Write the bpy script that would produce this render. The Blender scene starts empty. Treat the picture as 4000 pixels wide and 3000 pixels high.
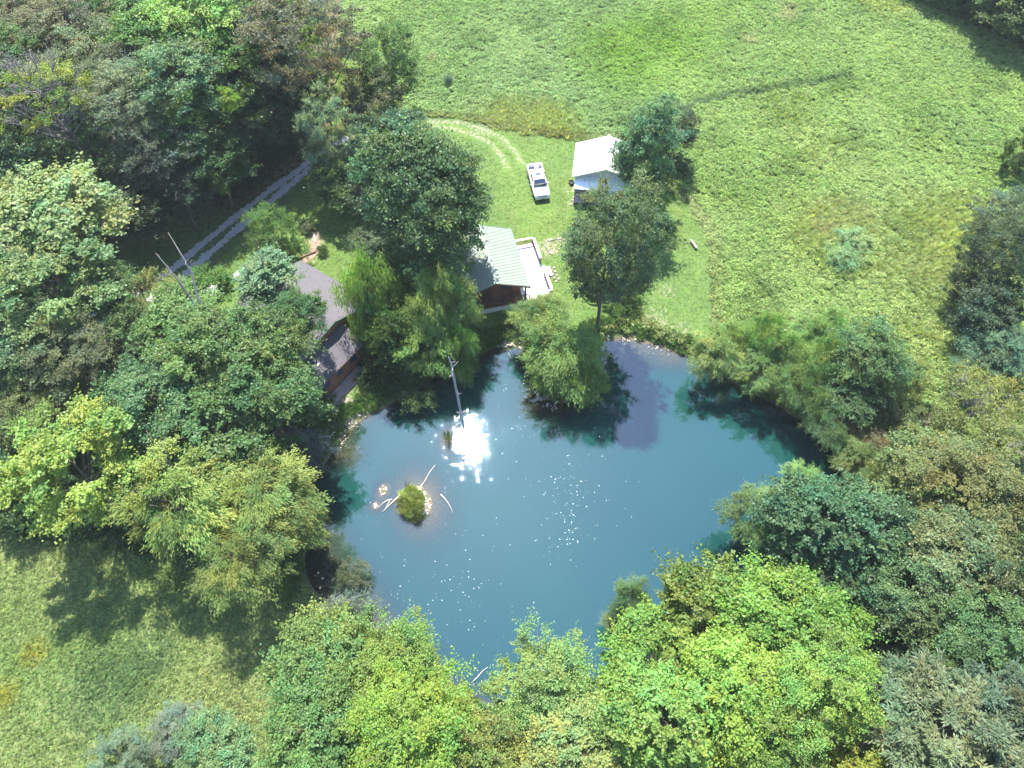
import bpy, math, random
import numpy as np
from mathutils import Vector, Matrix
rng = np.random.default_rng(7); random.seed(7)
SC = bpy.context.scene; COL = SC.collection

# ------------------------------------------------------------------ camera
FPX, PITCH, CAMH = 3010.0, math.radians(56.4), 68.0
ROLL = math.atan2(40, 2000)
cf = np.array([0, math.cos(PITCH), -math.sin(PITCH)]); cr = np.array([1., 0, 0]); cu = np.cross(cr, cf)
cd = bpy.data.cameras.new('camera'); cam = bpy.data.objects.new('camera', cd); COL.objects.link(cam)
cd.sensor_width = 36; cd.lens = 36 * FPX / 4000; cd.clip_start = .5; cd.clip_end = 6000
cam.matrix_world = Matrix.Translation((0, 0, CAMH)) @ Matrix.Rotation(math.pi/2 - PITCH, 4, 'X') @ Matrix.Rotation(-ROLL, 4, 'Z')
SC.camera = cam
def ray(x, y):
    a = (x-2000)/FPX; b = (y-1500)/FPX; c, s = math.cos(ROLL), math.sin(ROLL)
    return cf + (a*c - b*s)*cr - (a*s + b*c)*cu
def P(x, y, z=0.):                       # a spot of the photograph (4000 px wide) on the level z
    d = ray(x, y); t = (z-CAMH)/d[2]; return np.array([t*d[0], t*d[1], z])
VK = 4000/2212
def V(x, y, z=0.): return P(x*VK, y*VK, z)
def depth(p): return float((np.asarray(p) - np.array([0, 0, CAMH])) @ cf)

# ------------------------------------------------------------------ light
SUN_EL, SUN_AZ = math.radians(60.35), math.radians(-6.7)
w = bpy.data.worlds.new('World'); SC.world = w; w.use_nodes = True
nt = w.node_tree; bg = nt.nodes['Background']; sky = nt.nodes.new('ShaderNodeTexSky'); sky.sky_type = 'NISHITA'
sky.sun_disc = False; sky.sun_elevation = SUN_EL; sky.sun_rotation = SUN_AZ; sky.air_density = 1.0; sky.ozone_density = 1.6; sky.dust_density = .35
nt.links.new(sky.outputs[0], bg.inputs[0]); bg.inputs[1].default_value = .15
sd = bpy.data.lights.new('sun', 'SUN'); sd.energy = 5.0; sd.angle = math.radians(.5); sd.color = (1, .955, .88)
sun = bpy.data.objects.new('sun', sd); COL.objects.link(sun)
sv = Vector((math.sin(SUN_AZ)*math.cos(SUN_EL), math.cos(SUN_AZ)*math.cos(SUN_EL), math.sin(SUN_EL)))
sun.rotation_euler = sv.to_track_quat('Z', 'Y').to_euler(); sun.location = (0, 40, 90)
SC.view_settings.view_transform = 'Standard'; SC.view_settings.look = 'None'; SC.view_settings.gamma = 1
SC.view_settings.use_curve_mapping = False; SC.view_settings.exposure = 1.8
SC.render.engine = 'CYCLES'
HAZE = .00013
SC.cycles.transparent_max_bounces = 8; SC.cycles.max_bounces = 6

# ------------------------------------------------------------------ materials
def newmat(name):
    m = bpy.data.materials.new(name); m.use_nodes = True; return m, m.node_tree, m.node_tree.nodes['Principled BSDF']
def N(t, typ, **k):
    n = t.nodes.new(typ)
    for a, b in k.items(): setattr(n, a, b)
    return n
def L(t, a, b): t.links.new(a, b)
def mathn(t, op, a, b=None, c=None):
    n = N(t, 'ShaderNodeMath', operation=op)
    for i, v in enumerate((a, b, c)):
        if v is None: continue
        if isinstance(v, (int, float)): n.inputs[i].default_value = v
        else: L(t, v, n.inputs[i])
    return n.outputs[0]
def mixc(t, f, a, b, mode='MIX'):
    n = N(t, 'ShaderNodeMix', data_type='RGBA', blend_type=mode)
    for s, v in ((n.inputs[0], f), (n.inputs[6], a), (n.inputs[7], b)):
        if isinstance(v, (int, float)): s.default_value = v
        elif isinstance(v, tuple): s.default_value = v + (1,) if len(v) == 3 else v
        else: L(t, v, s)
    return n.outputs[2]
def noise(t, scale, detail=3, rough=.55, vec=None, dist=0):
    n = N(t, 'ShaderNodeTexNoise'); n.inputs['Scale'].default_value = scale; n.inputs['Detail'].default_value = detail
    n.inputs['Roughness'].default_value = rough; n.inputs['Distortion'].default_value = dist
    if vec is not None: L(t, vec, n.inputs['Vector'])
    return n.outputs['Fac']
def ramp(t, f, lo, hi):
    n = N(t, 'ShaderNodeMapRange'); L(t, f, n.inputs[0]); n.inputs[1].default_value = lo; n.inputs[2].default_value = hi; return n.outputs[0]
def pos(t): return N(t, 'ShaderNodeNewGeometry').outputs['Position']
def attr(t, name, typ='GEOMETRY', out='Fac'):
    n = N(t, 'ShaderNodeAttribute', attribute_type=typ, attribute_name=name); return n.outputs[out]
def bump(t, h, strength, dist, bs, prev=None):
    n = N(t, 'ShaderNodeBump'); n.inputs['Strength'].default_value = strength; n.inputs['Distance'].default_value = dist
    L(t, h, n.inputs['Height']); 
    if prev is not None: L(t, prev, n.inputs['Normal'])
    L(t, n.outputs[0], bs.inputs['Normal']); return n.outputs[0]
def simple(name, col, rough=.6, metal=0, nscale=0, namt=.2, spec=.5):
    m, t, b = newmat(name); b.inputs['Roughness'].default_value = rough; b.inputs['Metallic'].default_value = metal
    b.inputs['Specular IOR Level'].default_value = spec
    if nscale:
        tc = N(t, 'ShaderNodeTexCoord').outputs['Object']
        f = noise(t, nscale, 4, .6, tc); k = ramp(t, f, .3, .7)
        c = mixc(t, k, tuple(x*(1-namt) for x in col), tuple(min(1, x*(1+namt)) for x in col)); L(t, c, b.inputs['Base Color'])
    else: b.inputs['Base Color'].default_value = (*col, 1)
    return m
def leafmat(name, inst=False, transl=.42, spec=.35, rough=.5):
    m, t, b = newmat(name); out = t.nodes['Material Output']
    if inst: base = attr(t, 'tint', 'INSTANCER', 'Color')
    else: base = N(t, 'ShaderNodeObjectInfo').outputs['Color']
    tone = attr(t, 'tone'); hue = attr(t, 'hue')
    k = mathn(t, 'MULTIPLY_ADD', tone, 1.05, .55)
    cc = N(t, 'ShaderNodeCombineColor')
    L(t, mathn(t, 'MULTIPLY', k, mathn(t, 'MULTIPLY_ADD', hue, .7, .65)), cc.inputs[0]); L(t, k, cc.inputs[1])
    L(t, mathn(t, 'MULTIPLY', k, mathn(t, 'MULTIPLY_ADD', hue, -.5, 1.25)), cc.inputs[2])
    c = mixc(t, 1.0, base, cc.outputs[0], 'MULTIPLY')
    L(t, c, b.inputs['Base Color']); b.inputs['Roughness'].default_value = rough; b.inputs['Specular IOR Level'].default_value = spec
    tr = N(t, 'ShaderNodeBsdfTranslucent'); c2 = mixc(t, 1.0, c, (1.45, 1.5, .7), 'MULTIPLY'); L(t, c2, tr.inputs[0])
    mx = N(t, 'ShaderNodeMixShader'); mx.inputs[0].default_value = transl
    L(t, b.outputs[0], mx.inputs[1]); L(t, tr.outputs[0], mx.inputs[2]); L(t, mx.outputs[0], out.inputs[0])
    return m
M = {}
M['leaf'] = leafmat('leaf', rough=.5, spec=.3)
M['leaf_soft'] = leafmat('willow_leaf', rough=.6, spec=.3, transl=.45)
M['weed'] = leafmat('weed_leaf', inst=True, transl=.4, rough=.55, spec=.3)
M['bark'] = simple('bark', (.12, .095, .075), .9, nscale=3, namt=.4)
M['deadwood'] = simple('dead_wood', (.17, .155, .145), .85, nscale=2.5, namt=.35)
M['snagwood'] = simple('grey_weathered_wood', (.27, .255, .25), .85, nscale=2.5, namt=.35)
M['palewood'] = simple('bleached_wood', (.5, .42, .38), .8, nscale=3, namt=.25)

# ground
m, t, b = newmat('ground'); p = pos(t)
lawn, soil, woods, wet, mead = attr(t, 'lawn'), attr(t, 'soil'), attr(t, 'woods'), attr(t, 'wet'), attr(t, 'rough_grass')
n1 = noise(t, .12, 5, .6, p); n2 = noise(t, 1.1, 5, .65, p); n3 = noise(t, 7, 4, .7, p); n4 = noise(t, .35, 4, .6, p, .6)
g = mixc(t, ramp(t, n1, .35, .65), (.062, .125, .024), (.10, .165, .032))
g = mixc(t, mathn(t, 'MULTIPLY', ramp(t, n4, .5, .72), .6), g, (.15, .175, .05))
gl = mixc(t, mathn(t, 'MULTIPLY', ramp(t, n3, .35, .7), .5), g, (.05, .095, .022))
gm = mixc(t, ramp(t, n2, .35, .65), (.05, .09, .022), (.085, .13, .04))
c = mixc(t, lawn, gm, gl)
gr = mixc(t, ramp(t, n2, .35, .65), (.085, .14, .038), (.15, .165, .07))
c = mixc(t, mead, c, gr)
ns = mathn(t, 'ADD', mathn(t, 'MULTIPLY', ramp(t, noise(t, 2.6, 5, .7, p), .35, .65), .9), -.45)
sf = ramp(t, mathn(t, 'ADD', soil, ns), .25, .75); L(t, soil, t.nodes[-1].inputs[0]) if False else None
sf = mathn(t, 'MULTIPLY', sf, ramp(t, soil, .02, .2))
c = mixc(t, sf, c, mixc(t, ramp(t, n3, .3, .7), (.2, .165, .12), (.32, .28, .22)))
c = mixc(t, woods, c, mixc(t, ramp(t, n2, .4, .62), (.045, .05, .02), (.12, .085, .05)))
bedc = mixc(t, ramp(t, n3, .35, .65), (.07, .055, .03), (.2, .16, .11))
c = mixc(t, wet, c, bedc)
L(t, c, b.inputs['Base Color']); b.inputs['Roughness'].default_value = .9; b.inputs['Specular IOR Level'].default_value = .15
bump(t, mathn(t, 'ADD', mathn(t, 'MULTIPLY', n2, .5), n3), .8, .12, b); M['ground'] = m

# gravel
m, t, b = newmat('gravel'); p = pos(t)
v = N(t, 'ShaderNodeTexVoronoi'); v.inputs['Scale'].default_value = 9; L(t, p, v.inputs['Vector'])
c = mixc(t, ramp(t, v.outputs['Color'], .1, .9) if False else ramp(t, noise(t, 6, 4, .7, p), .3, .7), (.2, .195, .205), (.37, .36, .375))
c = mixc(t, ramp(t, noise(t, .9, 4, .7, p), .55, .8), c, (.1, .12, .05))
L(t, c, b.inputs['Base Color']); b.inputs['Roughness'].default_value = .9
bump(t, v.outputs['Distance'], .9, .06, b); M['gravel'] = m
M['stone'] = simple('stone', (.3, .265, .23), .8, nscale=2, namt=.35)

# water: a turbid green body under a clear rippled surface
m, t, b = newmat('pond_water'); out = t.nodes['Material Output']; t.nodes.remove(b); p = pos(t)
dp = attr(t, 'depth')
fac = mathn(t, 'SUBTRACT', 1.0, mathn(t, 'EXPONENT', mathn(t, 'MULTIPLY', dp, -1.9)))
mp = N(t, 'ShaderNodeMapping'); mp.inputs['Rotation'].default_value = (0, 0, .5); mp.inputs['Scale'].default_value = (1, 1.35, 1); L(t, p, mp.inputs[0])
h = mathn(t, 'ADD', mathn(t, 'MULTIPLY', noise(t, 1.6, 3, .6, mp.outputs[0]), 1.3), mathn(t, 'MULTIPLY', noise(t, 7, 2, .6, mp.outputs[0]), .42))
calm = ramp(t, noise(t, .75, 3, .6, p), .38, .62)
bn = N(t, 'ShaderNodeBump'); bn.inputs['Distance'].default_value = .0095; L(t, h, bn.inputs['Height']); spk = ramp(t, noise(t, 4.2, 2, .5, p), .64, .76); L(t, mathn(t, 'ADD', mathn(t, 'MULTIPLY_ADD', calm, .17, .05), mathn(t, 'MULTIPLY', spk, 1.0)), bn.inputs['Strength'])
df = N(t, 'ShaderNodeBsdfDiffuse'); bc = mixc(t, ramp(t, noise(t, .06, 2, .5, p), .3, .7), (.005, .034, .032), (.007, .042, .036)); L(t, bc, df.inputs[0])
tp = N(t, 'ShaderNodeBsdfTransparent'); tp.inputs[0].default_value = (.75, .8, .7, 1)
mx = N(t, 'ShaderNodeMixShader'); L(t, fac, mx.inputs[0]); L(t, tp.outputs[0], mx.inputs[1]); L(t, df.outputs[0], mx.inputs[2])
gs = N(t, 'ShaderNodeBsdfGlossy', distribution='BECKMANN'); gs.inputs['Roughness'].default_value = .045; gs.inputs['Color'].default_value = (.66, .8, 1, 1); L(t, bn.outputs[0], gs.inputs['Normal'])
fr = N(t, 'ShaderNodeFresnel'); fr.inputs['IOR'].default_value = 1.92
mx2 = N(t, 'ShaderNodeMixShader'); L(t, fr.outputs[0], mx2.inputs[0]); L(t, mx.outputs[0], mx2.inputs[1]); L(t, gs.outputs[0], mx2.inputs[2])
L(t, mx2.outputs[0], out.inputs[0]); M['water'] = m

M['cabin_roof'] = simple('sage_metal_roof', (.235, .27, .215), .55, .05, nscale=.6, namt=.08)
M['roof_rib'] = simple('sage_metal_rib', (.17, .21, .165), .55, .05)
M['brownwood'] = simple('brown_stained_wood', (.095, .045, .03), .75, nscale=2, namt=.3)
M['redwood'] = simple('rust_stained_wood', (.2, .085, .05), .7, nscale=2.5, namt=.35)
M['deckwood'] = simple('pale_weathered_deck', (.66, .58, .54), .6, nscale=1.2, namt=.12)
M['block'] = simple('painted_block', (.5, .5, .5), .85, nscale=2, namt=.12)
M['whitemetal'] = simple('white_metal_roof', (.78, .79, .8), .35, .3, nscale=.5, namt=.04)
M['wallmetal'] = simple('pale_metal_wall', (.5, .53, .56), .5, nscale=1, namt=.08)
M['rust'] = simple('rust_streak', (.35, .17, .1), .8, nscale=4, namt=.3)
M['plank'] = simple('porch_planks', (.3, .235, .21), .8, nscale=2, namt=.2)
M['paint'] = simple('white_vehicle_paint', (.82, .82, .82), .25)
M['glass'] = simple('tinted_glass', (.03, .045, .07), .08, spec=.8)
M['black'] = simple('black_rubber', (.025, .025, .028), .7)
M['chrome'] = simple('chrome_trim', (.5, .52, .55), .3, .7)
M['lamp_glass'] = simple('lamp_glass', (.55, .6, .65), .15)
M['bedliner'] = simple('grey_bed_liner', (.16, .16, .2), .7)
M['cream'] = simple('off_white_plastic', (.75, .75, .72), .5)
M['trimgreen'] = simple('green_trim', (.07, .17, .13), .5)
M['mulch'] = simple('brown_mulch', (.2, .14, .1), .95, nscale=4, namt=.4)
# shingles
m, t, b = newmat('grey_shingles'); tc = N(t, 'ShaderNodeTexCoord').outputs['Object']
br = N(t, 'ShaderNodeTexBrick'); br.inputs['Scale'].default_value = 1; br.inputs['Brick Width'].default_value = .33; br.inputs['Row Height'].default_value = .15
br.inputs['Mortar Size'].default_value = .012; br.inputs['Color1'].default_value = (.062, .056, .064, 1); br.inputs['Color2'].default_value = (.085, .077, .086, 1); br.inputs['Mortar'].default_value = (.08, .075, .09, 1)
L(t, N(t, 'ShaderNodeUVMap').outputs[0], br.inputs['Vector'])
c = mixc(t, mathn(t, 'MULTIPLY', ramp(t, noise(t, .7, 4, .6, tc), .4, .7), .4), br.outputs[0], (.06, .052, .06))
L(t, c, b.inputs['Base Color']); b.inputs['Roughness'].default_value = .8; bump(t, br.outputs['Fac'], -.5, .02, b); M['shingle'] = m

# ------------------------------------------------------------------ helpers
def mesh_np(name, verts, faces, mat=None, attrs=None, smooth=False):
    verts = np.asarray(verts, np.float32); faces = np.asarray(faces, np.int32); me = bpy.data.meshes.new(name)
    k = faces.shape[1]; me.vertices.add(len(verts)); me.vertices.foreach_set('co', verts.ravel())
    me.loops.add(faces.size); me.loops.foreach_set('vertex_index', faces.ravel())
    me.polygons.add(len(faces)); me.polygons.foreach_set('loop_start', np.arange(0, faces.size, k, dtype=np.int32))
    me.polygons.foreach_set('loop_total', np.full(len(faces), k, np.int32))
    if smooth: me.polygons.foreach_set('use_smooth', np.ones(len(faces), bool))
    me.update(calc_edges=True)
    for a, (dom, arr) in (attrs or {}).items():
        at = me.attributes.new(a, 'FLOAT', dom); at.data.foreach_set('value', np.asarray(arr, np.float32))
    if mat: me.materials.append(mat)
    return me
def link(name, me, parent=None, loc=None, rot=None):
    o = bpy.data.objects.new(name, me); COL.objects.link(o)
    if parent: o.parent = parent
    if loc is not None: o.location = loc
    if rot is not None: o.rotation_euler = rot
    return o
def tag(o, label=None, cat=None, group=None, kind=None):
    if label: o['label'] = label
    if cat: o['category'] = cat
    if group: o['group'] = group
    if kind: o['kind'] = kind
    return o
def empty(name, loc, rz=0, **k):
    o = bpy.data.objects.new(name, None); COL.objects.link(o); o.location = loc; o.rotation_euler = (0, 0, rz); o.empty_display_size = .3
    return tag(o, **k)
class MB:
    def __init__(s): s.v = []; s.f = []
    def add(s, vs, fs):
        n = len(s.v); s.v += [tuple(map(float, x)) for x in vs]; s.f += [tuple(i+n for i in f) for f in fs]; return s
    def box(s, x0, x1, y0, y1, z0, z1):
        return s.add([(x0,y0,z0),(x1,y0,z0),(x1,y1,z0),(x0,y1,z0),(x0,y0,z1),(x1,y0,z1),(x1,y1,z1),(x0,y1,z1)],
                     [(0,3,2,1),(4,5,6,7),(0,1,5,4),(1,2,6,5),(2,3,7,6),(3,0,4,7)])
    def slab(s, quad, th):                    # a thick plate from four corner points (top face), thickness downward
        q = [np.array(x, float) for x in quad]; n = np.cross(q[1]-q[0], q[3]-q[0]); n /= np.linalg.norm(n)
        if n[2] < 0: n = -n
        return s.add(list(q) + [x - n*th for x in q], [(0,1,2,3),(7,6,5,4),(0,4,5,1),(1,5,6,2),(2,6,7,3),(3,7,4,0)])
    def bar(s, a, b, w, h):
        a = Vector(a); b = Vector(b); d = (b-a).normalized(); up = Vector((0,0,1)) if abs(d.z) < .95 else Vector((0,1,0))
        x = d.cross(up).normalized()*w/2; y = x.cross(d).normalized()*h/2
        vs = [a-x-y, a+x-y, a+x+y, a-x+y, b-x-y, b+x-y, b+x+y, b-x+y]
        return s.add(vs, [(0,3,2,1),(4,5,6,7),(0,1,5,4),(1,2,6,5),(2,3,7,6),(3,0,4,7)])
    def tube(s, pts, rad, n=7, cap=True):
        pts = [Vector(p) for p in pts]; base = len(s.v)
        for i, p in enumerate(pts):
            d = (pts[min(i+1, len(pts)-1)] - pts[max(i-1, 0)]).normalized()
            x = d.cross(Vector((.31, .95, .05))).normalized(); y = d.cross(x)
            for k in range(n):
                a = 2*math.pi*k/n; s.v.append(tuple(p + (x*math.cos(a) + y*math.sin(a))*rad[i]))
        for i in range(len(pts)-1):
            for k in range(n):
                s.f.append((base+i*n+k, base+i*n+(k+1) % n, base+(i+1)*n+(k+1) % n, base+(i+1)*n+k))
        if cap: s.f.append(tuple(base+k for k in range(n))[::-1]); s.f.append(tuple(base+(len(pts)-1)*n+k for k in range(n)))
        return s
    def mesh(s, name, mat, smooth=False, bevel=0):
        me = bpy.data.meshes.new(name); me.from_pydata(s.v, [], s.f); me.materials.append(mat); me.update()
        if smooth:
            for q in me.polygons: q.use_smooth = True
        return me
    def build(s, name, mat, parent=None, smooth=False, bevel=0):
        o = link(name, s.mesh(name, mat, smooth), parent)
        if bevel:
            bm_ = o.modifiers.new('bevel', 'BEVEL'); bm_.width = bevel; bm_.segments = 2; bm_.limit_method = 'ANGLE'
        return o

# ------------------------------------------------------------------ plan of the ground
def poly_v(pts, z=0.): return np.array([V(x, y, z)[:2] for x, y in pts])
def smoothpoly(pts, it=2):
    for _ in range(it):
        a = pts; b = np.roll(pts, -1, 0); pts = np.stack([.75*a+.25*b, .25*a+.75*b], 1).reshape(-1, 2)
    return pts
def sdist(X, Y, poly):                        # signed distance, negative inside
    shp = X.shape; x = X.ravel(); y = Y.ravel(); d = np.full(x.shape, 1e9); ins = np.zeros(x.shape, bool)
    for i in range(len(poly)):
        ax, ay = poly[i]; bx, by = poly[(i+1) % len(poly)]; ex, ey = bx-ax, by-ay; L2 = ex*ex+ey*ey+1e-12
        tt = np.clip(((x-ax)*ex + (y-ay)*ey)/L2, 0, 1); d = np.minimum(d, (x-ax-tt*ex)**2 + (y-ay-tt*ey)**2)
        c = (ay > y) != (by > y); ins ^= c & (x < ex*(y-ay)/(by-ay+1e-12) + ax)
    return (np.sqrt(d)*np.where(ins, -1, 1)).reshape(shp)
def ldist(X, Y, line):
    d = np.full(X.shape, 1e9)
    for (ax, ay), (bx, by) in zip(line[:-1], line[1:]):
        ex, ey = bx-ax, by-ay; tt = np.clip(((X-ax)*ex + (Y-ay)*ey)/(ex*ex+ey*ey), 0, 1)
        d = np.minimum(d, np.hypot(X-ax-tt*ex, Y-ay-tt*ey))
    return d
WZ = -1.0
pond = smoothpoly(poly_v([(1292,738),(1350,729),(1420,742),(1475,766),(1515,785),(1560,815),(1625,848),(1680,878),(1740,915),(1790,950),(1826,985),(1822,1025),
    (1800,1062),(1740,1115),(1700,1170),(1640,1245),(1560,1310),(1470,1385),(1385,1440),(1280,1500),(1180,1530),(1080,1535),(1005,1500),(930,1450),(868,1405),
    (815,1365),(765,1325),(705,1300),(668,1275),(655,1215),(662,1140),(660,1070),(700,1000),(735,950),(770,915),(805,893),(850,868),(915,832),(962,800),(1010,772),
    (1060,756),(1108,742),(1132,752),(1146,800),(1150,845),(1185,868),(1240,866),(1285,850),(1296,800)], WZ))
lawn_p = smoothpoly(poly_v([(905,262),(950,262),(1040,276),(1130,291),(1240,306),(1345,302),(1420,400),(1465,425),(1500,460),(1523,510),(1531,560),(1527,620),(1532,690),(1545,728),
    (1510,735),(1440,705),(1380,672),(1340,690),(1200,720),(1100,735),(1000,760),(900,820),(800,870),(700,930),(600,800),(500,700),(420,640),(440,600),(540,500),(680,395),(770,320),(850,280)]), 2)
woods_p = smoothpoly(poly_v([(-700,-300),(760,-300),(745,60),(735,200),(720,300),(672,338),(540,450),(420,470),(300,500),(230,560),(150,640),(-100,900),(-700,900)]), 2)
woods2_p = poly_v([(1950,-200),(1960,-5),(2060,40),(2140,70),(2212,110),(2500,240),(3200,200),(3000,-400)])
rg_p = smoothpoly(poly_v([(-400,1130),(0,1150),(300,1200),(600,1280),(690,1310),(760,1380),(800,1500),(700,1700),(400,2200),(-600,2200)]), 2)
woods3_p = smoothpoly(poly_v([(900,1470),(1100,1560),(1300,1530),(1480,1420),(1650,1290),(1790,1130),(1900,1010),(2100,1010),(2600,1000),(3200,2400),(1000,3200),(800,1800)]), 2)
drive1 = np.array([P(x, y)[:2] for x, y in [(60,1330),(180,1285),(330,1237),(490,1168),(640,1077),(788,955),(935,836),(1078,728),(1215,628),(1310,560),(1390,530),(1500,490),(1590,466)]])
drive2 = np.array([P(x, y)[:2] for x, y in [(80,1372),(210,1325),(365,1275),(545,1200),(708,1084),(806,1000),(904,915),(1027,814),(1197,669),(1300,610),(1400,575),(1510,525),(1585,500)]])
dirt1 = np.array([V(x, y)[:2] for x, y in [(925,262),(985,264),(1040,276),(1085,298),(1112,325),(1128,352)]])
dirt2 = np.array([V(x, y)[:2] for x, y in [(925,272),(980,278),(1030,294),(1062,312),(1082,335),(1095,360)]])
SHALLOW = [(V(715,1230,WZ), 6.5), (V(690,1150,WZ), 4.5), (V(760,985,WZ), 3.2), (V(760,1300,WZ), 6), (V(1370,748,WZ), 4.5), (V(1440,770,WZ), 3.5), (V(1200,880,WZ), 3.6), (V(1150,880,WZ), 3), (V(845,1400,WZ), 4)]
def island(X, Y):
    z = np.full(X.shape, -9.)
    for (cx, cy, rx, ry, ang, top) in ISL:
        a, b = math.cos(ang), math.sin(ang); dx = X-cx; dy = Y-cy; q = np.hypot((dx*a+dy*b)/rx, (-dx*b+dy*a)/ry)
        z = np.maximum(z, top - (top-WZ)*q**2)
    return np.maximum(z, -3)
i0 = V(893, 1090, WZ); i1 = V(828, 1060, WZ); i2 = V(812, 1093, WZ); i3 = V(968, 950, WZ)
ISL = [(i0[0], i0[1], 1.45, 2.1, .25, WZ+.8), (i0[0]+.55, i0[1]+.2, 1.25, 1.7, .3, WZ+.1), (i1[0], i1[1], .45, .62, -.2, WZ+.14), (i2[0], i2[1], .35, .35, 0, WZ+.1), (i3[0], i3[1], .4, .6, 0, WZ+.06)]
def smooth_noise(X, Y, s, seed):
    r = np.random.default_rng(seed); z = 0
    for k in range(5):
        a = r.uniform(0, 6.28); f = r.uniform(.6, 1.6)/s; z = z + np.sin((X*math.cos(a)+Y*math.sin(a))*f + r.uniform(0, 6.28))
    return z/5
def hgt(X, Y, sd=None):
    X = np.asarray(X, float); Y = np.asarray(Y, float)
    if sd is None: sd = sdist(X, Y, pond)
    sd = sd + .22*smooth_noise(X, Y, .7, 5)
    land = .12*smooth_noise(X, Y, 9, 3)*np.clip((sd-1)/6, 0, 1)
    bank = np.clip(sd/2.6, 0, 1); bank = 1-(1-bank)**1.7
    zl = WZ + (land - WZ)*bank
    slope = np.full(X.shape, .62)
    for (c, r) in SHALLOW:
        q = np.clip(1.25-np.hypot(X-c[0], Y-c[1])/r, 0, 1); slope = slope*(1-q) + .09*q
    zb = WZ - np.minimum(-sd*slope, 3)
    z = np.where(sd > 0, zl, np.maximum(zb, island(X, Y)))
    return z
def gz(x, y): return float(hgt(np.array([x]), np.array([y]))[0])

def axis(lo, hi, step, far):
    a = np.arange(lo, hi+step/2, step); out = []; d = step
    while len(out) == 0 or out[-1] < far: d *= 1.35; out.append((out[-1] if out else 0)+d)
    return np.concatenate([lo-np.array(out)[::-1], a, hi+np.array(out)])
xs = axis(-92, 92, .42, 2500); ys = axis(0, 135, .42, 2500)
GX, GY = np.meshgrid(xs, ys); SD = sdist(GX, GY, pond); GZ = hgt(GX, GY, SD)
LW = np.clip(.5 - sdist(GX, GY, lawn_p)/.5, 0, 1)
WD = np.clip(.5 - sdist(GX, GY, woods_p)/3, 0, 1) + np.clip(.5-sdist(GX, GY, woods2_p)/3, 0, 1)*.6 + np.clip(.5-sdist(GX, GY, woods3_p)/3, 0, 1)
RG = np.clip(.5 - sdist(GX, GY, rg_p)/3, 0, 1)
SL = np.clip(1.1-np.minimum(ldist(GX, GY, dirt1), ldist(GX, GY, dirt2))/.6, 0, 1)*.52
for (x, y, r, k) in [(1300,385,0,0),(1187,537,1.6,.9),(1215,520,1.2,.7),(1232,440,1.2,.35),(1235,412,1.2,.4),(1410,690,2.2,.5),(1375,670,2,.4),(1470,715,1.8,.45),(680,520,1.6,.8),(670,555,1.2,.7),(740,880,3,.6),
                     (1780,505,4,.3),(620,330,2,.5),(1700,650,3,.2),(1780,500,3,.4),(1040,282,2,.4),(1440,628,1.4,.4),(760,780,3,.8),(720,830,3,.8),(930,262,1.5,.3)]:
    if r: c = V(x, y); SL = np.maximum(SL, k*np.clip(1.3-np.hypot(GX-c[0], GY-c[1])/r, 0, 1))
WT = np.clip((WZ+.22-GZ)/.2, 0, 1)*np.clip((1.2-SD)/1.0, 0, 1)
ny, nx = GX.shape; idx = np.arange(nx*ny).reshape(ny, nx)
F = np.stack([idx[:-1,:-1], idx[:-1,1:], idx[1:,1:], idx[1:,:-1]], -1).reshape(-1, 4)
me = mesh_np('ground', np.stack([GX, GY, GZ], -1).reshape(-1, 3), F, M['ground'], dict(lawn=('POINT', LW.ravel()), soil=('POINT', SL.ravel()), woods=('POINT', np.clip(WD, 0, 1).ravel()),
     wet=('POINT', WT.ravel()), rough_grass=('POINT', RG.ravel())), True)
tag(link('ground', me), kind='structure')
# pond water
wx = np.arange(pond[:,0].min()-1, pond[:,0].max()+1, .3); wy = np.arange(pond[:,1].min()-1, pond[:,1].max()+1, .3)
WX, WY = np.meshgrid(wx, wy); wsd = sdist(WX, WY, pond); wz = hgt(WX, WY, wsd); ny, nx = WX.shape; idx = np.arange(nx*ny).reshape(ny, nx)
F = np.stack([idx[:-1,:-1], idx[:-1,1:], idx[1:,1:], idx[1:,:-1]], -1).reshape(-1, 4)
F = F[(wsd.ravel()[F].min(1) < .5)]
me = mesh_np('pond_water', np.stack([WX, WY, np.full(WX.shape, WZ)], -1).reshape(-1, 3), F, M['water'], dict(depth=('POINT', np.clip(WZ-wz, 0, 5).ravel())), True)
tag(link('pond_water', me), kind='structure')
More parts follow.
